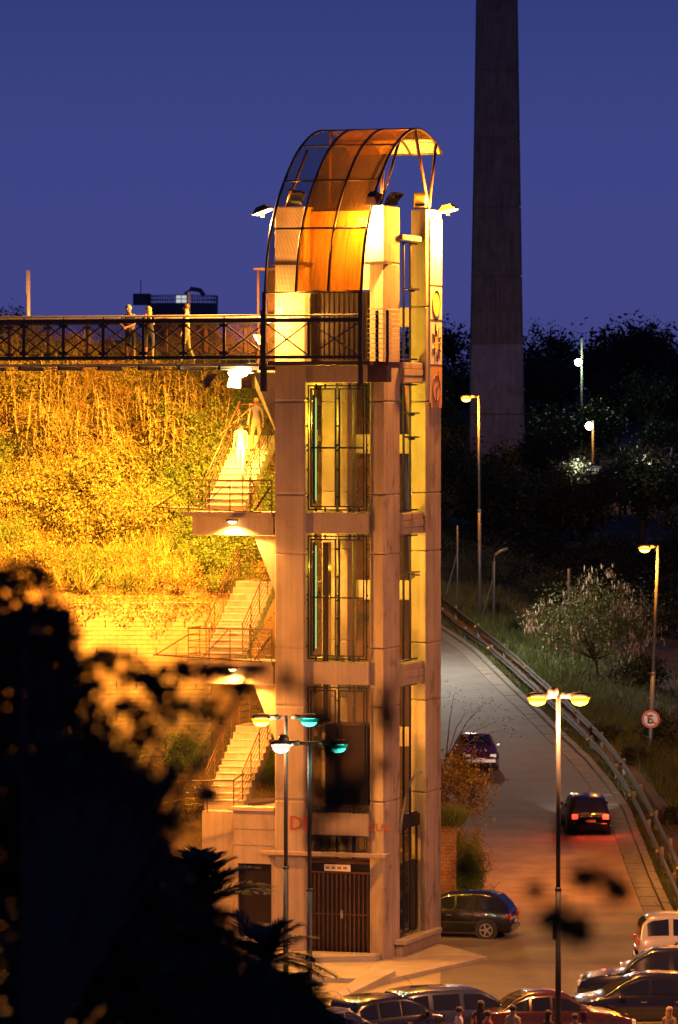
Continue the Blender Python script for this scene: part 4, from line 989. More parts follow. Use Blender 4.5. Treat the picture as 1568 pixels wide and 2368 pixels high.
for i in range(34):
    px0 = rng.uniform(-30, 600); py0 = rng.uniform(900, 1400)
    a_, b_ = 150.0, 178.0
    for _ in range(30):
        m_ = (a_+b_)/2; q = P(px0, py0, m_)
        if q.z > hgt(q.x, m_): a_ = m_
        else: b_ = m_
    if a_ > 157.6: put_bush(i % 2 + (2 if q.x > -6 or q.x < -12.5 else 0), q.x, a_, rng.uniform(1.2, 1.75) * (.75 if py0 < 960 else 1), 'large ' + LB[i % 2 + (2 if q.x > -6 or q.x < -12.5 else 0)])
# canes
def cane_mesh(seed, nst, hgt_, dry):
    r_ = np.random.default_rng(seed); st_ = MB(); lf = MB()
    for _ in range(nst):
        bx_, by_ = r_.normal(size=2)*.22; lx, ly = r_.normal(size=2)*.28; hh_ = hgt_*r_.uniform(.7, 1.1)
        top = Vector((bx_+lx*hh_*.35, by_+ly*hh_*.35, hh_)); mid = Vector((bx_+lx*hh_*.12, by_+ly*hh_*.12, hh_*.5))
        st_.tube([(bx_, by_, -.2), mid, top], .016, 5, 0, .009)
        nl = 24
        for i in range(nl):
            f_ = .22 + .78*i/nl; p0 = (mid + (top-mid)*((f_-.5)/.5)) if f_ > .5 else Vector((bx_, by_, 0)).lerp(mid, f_*2)
            a_ = r_.uniform(0, 6.28); Lf = r_.uniform(.5, .95); pr_ = []
            up0 = r_.uniform(.3, .9)
            for q_ in range(5):
                u = q_/4; pr_.append(p0 + Vector((math.cos(a_)*Lf*u*.85, math.sin(a_)*Lf*u*.85, Lf*(up0*u - 1.15*u*u*up0))))
            sd = Vector((-math.sin(a_), math.cos(a_), .2)); b0 = len(lf.v)
            for q_, pp in enumerate(pr_):
                w_ = .042*(1-(q_/4)**1.6)+.004; lf.v += [tuple(pp+sd*w_), tuple(pp-sd*w_)]
            for q_ in range(4): lf.f.append((b0+2*q_, b0+2*q_+1, b0+2*q_+3, b0+2*q_+2)); lf.m.append(0)
    return st_, lf
cp = []
for k, (ns, hh_) in enumerate(((7, 3.2), (5, 2.6), (9, 2.8), (1, 3.6))):
    s1, l1_ = cane_mesh(40+k, ns, hh_, 0)
    r_ = empty('giant_cane', (0, 0, 0), 0, 'cane', 'cane')
    s1.build('stems', M['stem'], r_); l1_.build('leaves', M['leaf_cane'], r_); cp.append(r_)
cl_lab = ['clump of tall pale canes', 'short thin clump of canes', 'dense clump of leafy canes', 'single tall cane stalk']
cspots = []
for i in range(40):
    px0 = rng.uniform(40, 500); py0 = rng.uniform(985, 1230); cspots.append((px0, py0, int(rng.integers(0, 3))))
cspots += [(475, 1130, 3), (500, 1040, 3), (520, 1160, 3), (390, 1000, 2), (340, 1010, 0), (430, 1050, 2), (300, 1290, 1), (250, 1250, 0), (330, 1240, 0), (590, 1180, 1), (100, 990, 0), (20, 1000, 2), (150, 990, 0), (330, 1560, 1), (430, 1760, 2), (400, 1790, 1), (360, 1730, 1)]
ucp = [False]*4
for (px0, py0, k) in cspots:
    a_, b_ = 148.0, 178.0
    for _ in range(30):
        m_ = (a_+b_)/2; q = P(px0, py0, m_)
        if q.z > hgt(q.x, m_): a_ = m_
        else: b_ = m_
    q = P(px0, py0, a_); s = rng.uniform(.7, 1.1) * (.55 if py0 > 1200 else 1)
    if not ucp[k]: ucp[k] = True; o = cp[k]; o.location = (q.x, a_, hgt(q.x, a_)-.1); o.scale = (s,)*3
    else: o = place_copy(cp[k], (q.x, a_, hgt(q.x, a_)-.1), s, rng.uniform(0, 6))
    o['label'] = cl_lab[k] + ' ' + place_words(tuple(o.location), False); o['group'] = ('tall pale canes', 'short thin canes', 'dense leafy canes', 'single cane stalks')[k]
tufts = []
for _ in range(420):
    x = rng.uniform(-13, .5); y = rng.uniform(157.3, 173)
    for q_ in range(26): tufts.append((x + rng.normal()*.10, y + rng.normal()*.10, hgt(x, y) + .35))
blades(tufts, 1.0, .022, 'tall_dry_grass', 'leaf_cane')
for i, (x, y, s) in enumerate(((-8.6, 154.4, .9), (-7.4, 154.9, .8), (-6.5, 154.3, .75), (-5.4, 154.8, .9), (-8.0, 152.6, 1.0), (-6.0, 152.4, 1.1), (-4.9, 152.8, 1.0), (-7.0, 151.2, .9))):
    o = place_copy(pr[(1, 0, 1, 3)[i % 4]], (x, y, hgt(x, y)-.1), s, i, ('dry orange bush', 'leafy bush', 'dry spreading bush', 'fine leaved bush')[i % 4] + ' growing against the lower wall ' + place_words((x, y, hgt(x, y)), False).split(' ', 3)[-1]); o['group'] = 'bushes before the retaining wall'
for px0, py0, lb in ((55, 1110, 'upper one by the left edge'), (20, 1230, 'lower one at the left edge'), (115, 1260, 'lower one right of its neighbour')):
    a_, b_ = 150.0, 178.0
    for _ in range(30):
        m_ = (a_+b_)/2; q = P(px0, py0, m_)
        if q.z > hgt(q.x, m_): a_ = m_
        else: b_ = m_
    tree('hillside_tree', 'dark green small tree on the floodlit slope, ' + lb, 'tree', 'dark green trees on the floodlit slope', (q.x, a_, hgt(q.x, a_)-.2), .5, (1.15, 1.0, .95), 60, 70, .09, .045, 'leaf_dark', .05, clr=.2, shell=.3)
# upper fringe behind the bridge, tree at far left
for i, (x, s) in enumerate(((-12.4, 1.2), (-11.2, .8), (-8, .7), (-6.5, .65), (-5, .75))):
    put_bush(i % 4, x, 176.5, s, LB[i % 4])
lt_ = tree('small_tree', 'small dark tree at the far left edge behind the footbridge', 'tree', None, (P(8, 800, 200).x, 200, 19.2), 1.2, (.9, .9, .8), 30, 40, .14, .06, 'leaf_dark', .05)
# brick wall right of the tower foot with bush and grass on top
W0 = P(1000, 1900, 152).x; W1 = P(1056, 1900, 152).x
bw = empty('brick_wall', (W0, 152, 0), R(8), 'tall red brick wall end behind the right side of the tower', 'wall')
b = MB(); b.box(0, W1-W0, .08, 6, 0, 3.25); b.build('wall_core', M['mortar'], bw)
bme = [None, None]
for j in range(27):
    for i in range(5):
        x0 = (i*.24) - (.12 if j % 2 else 0); x1_ = min(x0+.228, W1-W0+.01); x0c = max(x0, 0)
        if x1_ - x0c < .05: continue
        b = MB(); jj = rng.uniform(0, .012); b.box(x0c, x1_, .05-jj, .078, .0+j*.12, j*.12+.108); b.build('brick', M['brick'], bw)
gp = [(W0 + rng.random()*(W1-W0+.2), 152 + rng.random()*1.0, 3.2) for _ in range(1500)]
blades(gp, .6, .03, 'wall_top_grass', 'grass')
for i, (px0, py0, s, lb) in enumerate(((1078, 1960, .95, 'against the brick wall end'), (1090, 2060, .8, 'low beside the brick wall'), (1072, 1880, 1.1, 'behind the brick wall end'), (1066, 1800, 1.2, 'under the orange tree'))):
    a_, yy = 0, (154, 152.5, 158, 162)[i]; x = (px0-784)*yy/F
    o = place_copy(pr[(2, 3, 0, 1)[i]], (x, yy, .0), (s*.75, s*.8, s*1.35), i, 'green brown bush ' + lb); o['group'] = 'bushes beside the brick wall'
# ================================================================== SIDEWALK BY THE TOWER
def GP(px, py, z=0): d_ = (H - z)*F/(py - HOR); return ((px-784)*d_/F, d_)
c1, c2, c3 = GP(905, 2262, .16), GP(1127, 2212, .16), GP(1075, 2190, .16)
pv = MB(); poly = [GP(560, 2262, .16), c1, c2, (c2[0]-1.3, c2[1]+3.2), (2.0, 148.0), (-7, 148.6), (-7.5, 141)]
pv.prism(poly, -.1, .16); tag(pv.build('sidewalk', M['pave'], bevel=.015), kind='structure')
b = MB(); tp = [TW(-6.5, -.02), TW(-6.2, -1.2), TW(-1.9, -1.3), TW(-.15, -.35), TW(-.1, .3)]
b.prism([(p.x, p.y) for p in tp], .1, .34); o = b.build('door_step', M['pave'], None, bevel=.015)
tag(o, 'broad pale concrete step before the tower door', 'step')
ra, rb_ = GP(795, 2306, .05), GP(915, 2262, .1); rc = (rb_[0]-.5, rb_[1]+1.9)
b = MB(); vs_ = [(ra[0], ra[1], 0), (rb_[0], rb_[1], 0), (rc[0], rc[1], 0), (ra[0]-.2, ra[1]+1.2, 0), (ra[0], ra[1], .06), (rb_[0], rb_[1], .33), (rc[0], rc[1], .33), (ra[0]-.2, ra[1]+1.2, .06)]
b.add(vs_, [(0,3,2,1),(4,5,6,7),(0,1,5,4),(1,2,6,5),(2,3,7,6),(3,0,4,7)]); o = b.build('access_ramp', M['pave'], None, bevel=.01); tag(o, 'short concrete wedge ramp rising to the tower sidewalk', 'ramp')

# ================================================================== PYLON, TANK, POST, FAR LIGHTS, HOUSES
d = 420; k = d/F
py = empty('bridge_pylon', ((1149-784)*k, d, hgt((1149-784)*k, d)), 0, 'tall tapering grey concrete pylon rising out of the dark trees', 'pylon')
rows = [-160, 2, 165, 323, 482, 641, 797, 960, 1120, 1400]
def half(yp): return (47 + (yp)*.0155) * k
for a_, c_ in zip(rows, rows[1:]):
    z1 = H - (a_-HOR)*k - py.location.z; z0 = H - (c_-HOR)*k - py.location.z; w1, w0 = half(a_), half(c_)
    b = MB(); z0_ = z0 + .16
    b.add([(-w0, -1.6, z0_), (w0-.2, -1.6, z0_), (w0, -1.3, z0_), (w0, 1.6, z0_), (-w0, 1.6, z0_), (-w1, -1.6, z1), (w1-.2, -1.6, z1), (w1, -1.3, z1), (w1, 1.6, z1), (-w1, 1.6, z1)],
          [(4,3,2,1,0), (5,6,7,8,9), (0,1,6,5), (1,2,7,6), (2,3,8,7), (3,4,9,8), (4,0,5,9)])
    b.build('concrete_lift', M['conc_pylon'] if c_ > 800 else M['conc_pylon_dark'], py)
b = MB(); z1 = H - (-160-HOR)*k - py.location.z; z0 = 0; w1, w0 = half(-160)-.06, half(1400)-.06
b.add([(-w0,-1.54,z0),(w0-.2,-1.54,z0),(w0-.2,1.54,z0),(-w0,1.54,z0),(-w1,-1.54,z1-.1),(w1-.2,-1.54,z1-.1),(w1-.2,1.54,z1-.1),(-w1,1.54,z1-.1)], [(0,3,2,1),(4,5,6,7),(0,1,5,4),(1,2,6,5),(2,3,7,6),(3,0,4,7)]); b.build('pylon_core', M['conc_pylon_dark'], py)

d = 600; k = d/F; p = P(422, 702, d)
tk = empty('water_tank', (p.x, d, 19), 0, 'distant dark round water tank with railed roof behind the footbridge', 'tank')
zt = p.z - 19; rr = 82*k
b = MB(); b.tube([(0, 0, -4), (0, 0, zt)], rr, 40); b.build('tank_wall', M['tank'], tk)
b = MB(); ring = [(rr*math.cos(a), rr*math.sin(a)) for a in np.linspace(0, 2*math.pi, 41)]
for hz in (.5, 1.0): b.tube([(x, y, zt+hz) for x, y in ring], .05, 4)
for x, y in ring[:-1]: b.tube([(x, y, zt), (x, y, zt+1.0)], .04, 4)
tag(b.build('roof_railing', M['black'], tk), kind='stuff')
b = MB(); b.box(-6.5, -4.2, -1, 1, zt-.2, zt+1.3); b.build('roof_hut', M['tank'], tk)
b = MB(); b.tube([(-5.5, 0, zt), (-5.5, 0, zt+3.2)], .06, 5); b.build('mast', M['black'], tk)
b = MB(); b.tube([(.6, -2, zt), (.6, -2, zt+1.4), (1.2, -2, zt+1.9), (2.4, -2, zt+1.7), (2.9, -2, zt+1.0)], .3, 8); b.build('vent_pipe', M['tank'], tk)
b = MB(); b.ball((0, -3.5, zt+.5), .3, 8, 6); b.box(-.7, .7, -3.4, -3.3, zt, zt+1.0); b.build('roof_lamp', emit('lit_tank_window', (.9, .95, 1), .6), tk)
d = 178; p = P(66, 625, d); b = MB(); b.tube([(0, 0, 0), (0, 0, p.z-19)], .075, 10); b.box(-.09, -.02, -.05, .05, p.z-19-.95, p.z-19)
o = b.build('white_post', M['white'], None, True); o.location = (p.x, d, 19); tag(o, 'tall plain white post standing behind the left end of the footbridge', 'post')
d = 186; p = P(437, 676, d); b = MB(); b.tube([(0, 0, 0), (0, 0, p.z-19)], .06, 10)
o = b.build('white_post', M['white'], None, True); o.location = (p.x, d, 19); tag(o, 'short pale post behind the footbridge in front of the tank', 'post')
light(f1, (P(200, 850, 174).x, 172, 21.0), 10, SODIUM)
def far_lamp(px0, py0, d_, em, label, top, pw, c_):
    p = P(px0, py0, d_); g0 = hgt(p.x, d_); r_ = empty('far_lamp_post', (p.x, d_, g0), 0, label, 'street lamp')
    b = MB(); b.tube([(.35, .1, 0), (.35, .1, H-(top-HOR)*d_/F-g0)], .1, 6); b.bar((.35, .1, p.z-g0+.2), (0, -.4, p.z-g0+.2), .08, .08); b.build('pole', M['pole'], r_)
    b = MB(); b.ball((0, -.5, p.z-g0), .34, 10, 8); b.build('lens', E[em], r_, True)
    light(r_, (p.x, d_-1.3, p.z-.1), pw, c_, size=.3)
far_lamp(1337, 838, 440, 'far_green', 'distant greenish white lamp on a pole at the hill skyline', 783, 1500, (.7, 1, .55))
far_lamp(1362, 985, 400, 'far_warm', 'distant warm white lamp among the dark hillside trees', 972, 1200, WARM)
def house(px0, px1, py0, py1, d_, label, cat='house', tilt=0):
    a_ = P(px0, py0, d_); c_ = P(px1, py1, d_); w_ = c_.x - a_.x; z0 = c_.z - .8
    r_ = empty('small_house', ((a_.x+c_.x)/2, d_, z0), tilt, label, cat); h_ = a_.z - z0
    b = MB(); b.box(-w_/2, w_/2, 0, 5, 0, h_); wl = b.build('wall', M['house'], r_)
    b = MB(); b.box(-w_/2-.3, w_/2+.3, -.4, 5.4, h_, h_+.15); b.build('roof', M['tank'], r_)
    b = MB(); b.box(-w_*.28, -w_*.05, -.03, -.003, h_-1.9, h_-.7); b.build('window', M['glass_dark'], r_)
    b = MB(); b.box(w_*.1, w_*.32, -.03, -.003, h_-2.6, h_-.6); b.build('door', M['door'], r_); return r_
h1 = house(1292, 1384, 1084, 1146, 330, 'small pale house lit white, half hidden by trees on the hillside'); light(h1, (P(1340, 1085, 325).x, 326.5, P(1340, 1085, 325).z), 900, WHITE, size=.2)
h2 = house(1464, 1500, 1064, 1104, 345, 'small white hut with a lit wall corner at the right of the hillside', tilt=.5); light(h2, (P(1490, 1065, 341).x+.3, 341.2, P(1490, 1070, 341).z), 420, WHITE, size=.2)
b = MB(); p0, p1 = P(1538, 1118, 338), P(1554, 1035, 338); b.tube([(0, 0, 0), tuple(p1-p0)], .06, 6); o = b.build('leaning_pole', M['white'], None); o.location = p0; tag(o, 'thin pale leaning pole right of the white hut', 'pole')
# bent fence posts with wire fence behind the tall lamp
for i, (px0, yt, yb, lb) in enumerate(((1143, 1272, 1425, 'bent top concrete fence post right of the tall lamp'), (1060, 1215, 1370, 'thin fence post between tower and tall lamp'), (1318, 1315, 1420, 'short fence post in the dark bank'))):
    d_ = 262; p = P(px0, yt, d_); q = P(px0-2, yb, d_); r_ = empty('fence_post', q, 0, lb, 'fence post')
    h_ = p.z - q.z; top = [(0, 0, -1), (.02, 0, h_*.82), (.12, 0, h_*.93), (.4, 0, h_*.98), (.85, 0, h_+.08)] if i == 0 else [(0, 0, -1), (.0, 0, h_)]
    b = MB(); b.tube(top, .09 if i != 1 else .05, 8); b.build('post', M['pole'], r_, True)
    b = MB(); b.tube([(-.65, 0, -.1), (0, 0, h_*.6)], .04, 6); b.build('brace', M['pole'], r_)
fn = empty('wire_fence', P(1030, 1370, 263), 0, 'sagging chain link fence between the posts behind the tall lamp', 'fence')
b = MB(); b.add([(-1, 0, -1), (7.5, 0, -1.3), (7.5, 0, .9), (2.8, 0, 2.6), (-1, 0, 3.6)], [(0,1,2,3,4)]); b.build('wire_mesh', screen_mat('chain_link', (.14, .13, .12), 11, .62), fn)
# ================================================================== CARS
def paint(name, c, rough=.25): return mat(name, c, rough, .2, coat=.7, noise=.12, nscale=.8)
PAINT = {'dark': paint('near_black_car_paint', (.012, .012, .012)), 'maroon': paint('maroon_car_paint', (.09, .012, .012)), 'white': paint('white_car_paint', (.42, .38, .35)),
         'orange': paint('rust_orange_car_paint', (.06, .018, .006)), 'blue': paint('dark_blue_car_paint', (.03, .04, .08)), 'grey': paint('grey_car_paint', (.10, .10, .11))}
TAIL = mat('tail_lamp_plastic', (.45, .02, .015), .15); HEADL = mat('headlamp_glass', (.75, .75, .72), .08)
# stations: x fraction, belt z, roof z (== belt on bonnet), half width factor
BODY = {
 'hatch': dict(L=4.0, W=1.68, st=[(0,.62,.62,.80),(.012,.86,.88,.9),(.05,.90,1.12,.95),(.12,.92,1.38,.98),(.22,.93,1.47,1),(.38,.93,1.49,1),(.52,.93,1.46,1),(.62,.93,1.30,1),(.72,.92,1.05,1),(.78,.90,.92,.99),(.9,.82,.83,.95),(.97,.72,.73,.86),(1,.55,.56,.72)], win=[(.10,.24),(.27,.44),(.46,.66)], rear=(.02,.12), front=(.57,.745)),
 'sedan': dict(L=4.4, W=1.70, st=[(0,.60,.60,.78),(.012,.88,.89,.9),(.10,.95,.96,.96),(.17,.96,.98,.98),(.25,.95,1.25,1),(.33,.94,1.40,1),(.45,.93,1.43,1),(.56,.93,1.38,1),(.64,.92,1.18,1),(.71,.90,.93,1),(.85,.82,.83,.96),(.97,.70,.71,.86),(1,.52,.53,.72)], win=[(.24,.33),(.345,.46),(.475,.65)], rear=(.18,.30), front=(.57,.70)),
 'suv': dict(L=4.6, W=1.84, st=[(0,.70,.70,.85),(.01,1.0,1.02,.93),(.03,1.06,1.45,.96),(.08,1.08,1.66,.98),(.2,1.08,1.72,1),(.4,1.07,1.72,1),(.54,1.06,1.68,1),(.63,1.05,1.45,1),(.71,1.03,1.1,1),(.86,.98,.99,.96),(.97,.86,.87,.88),(1,.6,.61,.76)], win=[(.06,.2),(.23,.4),(.43,.66)], rear=(.012,.06), front=(.57,.70)),
}
def car(kind, pnt, loc, rz, label, group=None, plate=None, lit_tail=False, height=1.0, name='parked_car'):
    D = BODY[kind]; L, W = D['L'], D['W']; r_ = empty(name, loc, rz, label, 'car', group)
    X = [s[0] for s in D['st']]
    def stn(u):
        for a_, c_ in zip(D['st'], D['st'][1:]):
            if u <= c_[0]: f_ = (u-a_[0])/(c_[0]-a_[0]); return [a_[k] + (c_[k]-a_[k])*f_ for k in (1, 2, 3)]
        return D['st'][-1][1:]
    def ring(u):
        be, ro, wf = stn(u); be *= height; ro *= height; w_ = W/2*wf; x = (u-.5)*L; cab = min(1, max(0, (ro-be)/.35))
        wr = w_*(.93 - .17*cab); zb = .22 if u not in (0, 1) else .32
        return [(x, 0, zb), (x, w_*.88, zb), (x, w_*.98, zb+.12), (x, w_, .5*(zb+be)+.05), (x, w_*.97, be-.04), (x, w_*.94, be), (x, wr+ .02*cab, ro-.07*cab-.005), (x, wr*.9, ro), (x, 0, ro+.015)]
    us = sorted(set(X + [a_+(c_-a_)*.5 for a_, c_ in zip(X, X[1:])])); b = MB(); n_ = 9
    rings = [ring(u) for u in us]
    for rg in rings: b.v += rg + [(x, -y, z) for x, y, z in rg]
    for i in range(len(us)-1):
        for s_ in (0, 1):
            for k in range(n_-1):
                a_ = i*18 + s_*9 + k; q = (a_, a_+18, a_+19, a_+1); b.f.append(q if s_ else q[::-1]); b.m.append(0)
    for i in (0, len(us)-1): b.f.append(tuple(i*18+k for k in range(9)) + tuple(i*18+9+k for k in range(8, -1, -1))); b.m.append(0)
    body = b.build('body', PAINT[pnt], r_, True)
    for s_ in (1, -1):                                    # side windows
        for a_, c_ in D['win']:
            b = MB(); m_ = 5
            for i in range(m_):
                u = a_ + (c_-a_)*i/(m_-1); rg = ring(u); p5, p6 = Vector(rg[5]), Vector(rg[6]); o_ = Vector((0, .012, .004))
                lo = p5.lerp(p6, .10) + o_; hi = p5.lerp(p6, .93) + o_
                b.v += [(lo.x, lo.y*s_, lo.z), (hi.x, hi.y*s_, hi.z)]
            for i in range(m_-1): b.f.append((2*i, 2*i+2, 2*i+3, 2*i+1)); b.m.append(0)
            b.build('side_window', M['glass_dark'], r_, True)
    for nm, (a_, c_) in (('rear_window', D['rear']), ('windscreen', D['front'])):
        b = MB(); m_ = 6
        for i in range(m_):
            u = a_+(c_-a_)*i/(m_-1); rg = ring(u); up = .014
            for f_ in (-.9, -.45, 0, .45, .9): y = rg[7][1]*f_; b.v.append((rg[8][0] + (.012 if nm == 'windscreen' else -.012), y, rg[8][2] + up - .015*abs(f_)))
        for i in range(m_-1):
            for k in range(4): q = i*5+k; b.f.append((q, q+5, q+6, q+1)); b.m.append(0)
        b.build(nm, M['glass_dark'], r_, True)
    for wx in (.19, .81):
        for s_ in (1, -1):
            cx, cy = (wx-.5)*L, s_*W/2
            b = MB(); b.tube([(cx, cy-.25*s_, .31), (cx, cy+.006*s_, .31)], .37, 24); b.build('wheel_arch', M['black'], r_)
            b = MB(); b.tube([(cx, cy-.2*s_, .31), (cx, cy+.02*s_, .31)], .31, 24); wl = b.build('wheel', M['tyre'], r_)
            b = MB(); ro_ = .205
            b.tube([(cx, cy+.015*s_, .31), (cx, cy+.026*s_, .31)], .07, 12)
            for k in range(5):
                an = k*1.2566; b.bar((cx+.05*math.cos(an), cy+.026*s_, .31+.05*math.sin(an)), (cx+ro_*math.cos(an), cy+.026*s_, .31+ro_*math.sin(an)), .02, .055)
            for k in range(20):
                a0, a1 = k*.31416, (k+1)*.31416; b.bar((cx+ro_*math.cos(a0), cy+.026*s_, .31+ro_*math.sin(a0)), (cx+ro_*math.cos(a1), cy+.026*s_, .31+ro_*math.sin(a1)), .02, .025)
            b.build('rim', M['rim'], wl)
    be0 = stn(.03)[0]*height; be1 = stn(.95)[0]*height
    for s_ in (1, -1):
        b = MB(); b.box(-L/2-.01, -L/2+.16, s_*W*.36-.12, s_*W*.36+.12, be0-.24, be0-.04) ; b.build('tail_light', E['tail'] if lit_tail else TAIL, r_, bevel=.02)
        b = MB(); b.box(L/2-.22, L/2-.02, s_*W*.33-.15, s_*W*.33+.13, be1-.20, be1-.05); b.build('headlight', E['head'] if lit_tail else HEADL, r_, bevel=.02)
        b = MB(); b.box(L*.14, L*.17, s_*(W/2-.02), s_*(W/2+.15), be0+.02, be0+.15) if s_ > 0 else b.box(L*.14, L*.17, -(W/2+.15), -(W/2-.02), be0+.02, be0+.15); b.build('mirror', PAINT[pnt], r_, bevel=.02)
        for xx in (-.02, -.26):
            b = MB(); b.box(xx*L, xx*L+.16, s_*(W/2-.02) if s_ > 0 else s_*(W/2+.012), s_*(W/2+.012) if s_ > 0 else s_*(W/2-.02), be0-.12, be0-.09); b.build('door_handle', M['rail_steel'], r_)
        b = MB(); b.box(-L*.27, L*.27, min(s_*W/2, s_*(W/2+.012)), max(s_*W/2, s_*(W/2+.012)), .52, .57); b.build('side_moulding', M['black'], r_)
        for xx in (-.21, .02, .24):
            b = MB(); b.box(xx*L, xx*L+.012, min(s_*(W/2-.03), s_*(W/2+.004)), max(s_*(W/2-.03), s_*(W/2+.004)), .38, be0-.06); b.build('door_seam', M['black'], r_)
    b = MB(); b.box(-L/2-.05, -L/2+.1, -W*.42, W*.42, .30, .50); b.build('rear_bumper', PAINT[pnt], r_, bevel=.03)
    b = MB(); b.box(L/2-.1, L/2+.05, -W*.40, W*.40, .28, .48); b.build('front_bumper', PAINT[pnt], r_, bevel=.03)
    b = MB(); b.box(L/2+.05, L/2+.06, -.2, .2, .38, .50); pl = b.build('front_plate', M['plate'], r_)
    if plate: text_mesh('plate_text', plate, .10, M['plate_ink'], pl, (L/2+.062, -.17, .405), (R(90), 0, R(90)), .001)
    b = MB(); b.box(-L/2-.062, -L/2-.05, -.2, .2, .52, .63); b.build('rear_plate', M['plate'], r_)
    b = MB(); b.tube([(-L*.3, 0, stn(.2)[1]*height), (-L*.38, 0, stn(.2)[1]*height+.35)], .006, 4); b.build('antenna', M['black'], r_)
    return r_
car('hatch', 'dark', (3.75, 147.7, .02), R(166), 'dark hatchback parked half behind the tower foot, rear wheel and tail light showing')
car('sedan', 'maroon', (6.05, 201, zr(201)+.04), R(-86), 'dark red sedan parked under the orange tree facing the camera', plate='C·911')
mv = car('hatch', 'dark', (9.75, 180, zr(180)+.06), R(93), 'dark hatchback driving up the road with both tail lights lit', lit_tail=True, name='moving_car'); mv.rotation_euler[1] = -.035
for s_ in (-.6, .6):
    light(mv, (9.75+s_-.1, 182.3, zr(182)+.75), 2500, (1, .93, .78), 'SPOT', target=(9.0+s_+2.4, 218, zr(218)+.6), angle=34, blend=.7, size=.1)
    light(mv, (9.75+s_+.1, 177.6, zr(178)+.8), 60, (1, .05, .02), size=.1, name='tail_glow')
car('suv', 'white', (11.35, 138.5, .02), R(2), 'white boxy utility vehicle at the back of the car park by the right edge', height=1.03)
car('sedan', 'white', (10.5, 134.2, .02), R(176), 'pale saloon parked between the white utility vehicle and the dark SUV', height=1.02)
car('suv', 'dark', (9.15, 130, .02), R(174), 'large dark SUV parked behind the dark hatchback, lights glinting on its front')
car('hatch', 'dark', (8.35, 126.0, .02), R(184), 'dark hatchback in the bottom right corner of the car park')
car('sedan', 'orange', (5.75, 122.8, .02), R(8), 'rust orange saloon at the bottom edge behind the lamp pole', height=.99)
car('suv', 'blue', (3.35, 123.2, .02), R(24), 'dark blue estate car at the bottom edge beside the orange saloon', height=.86)
car('hatch', 'dark', (1.35, 121.8, .02), R(40), 'dark car at the bottom edge left of the blue estate', height=.97)
car('hatch', 'grey', (-.35, 119.6, .02), R(60), 'dark grey car half hidden by the palm at the bottom edge', height=.95)

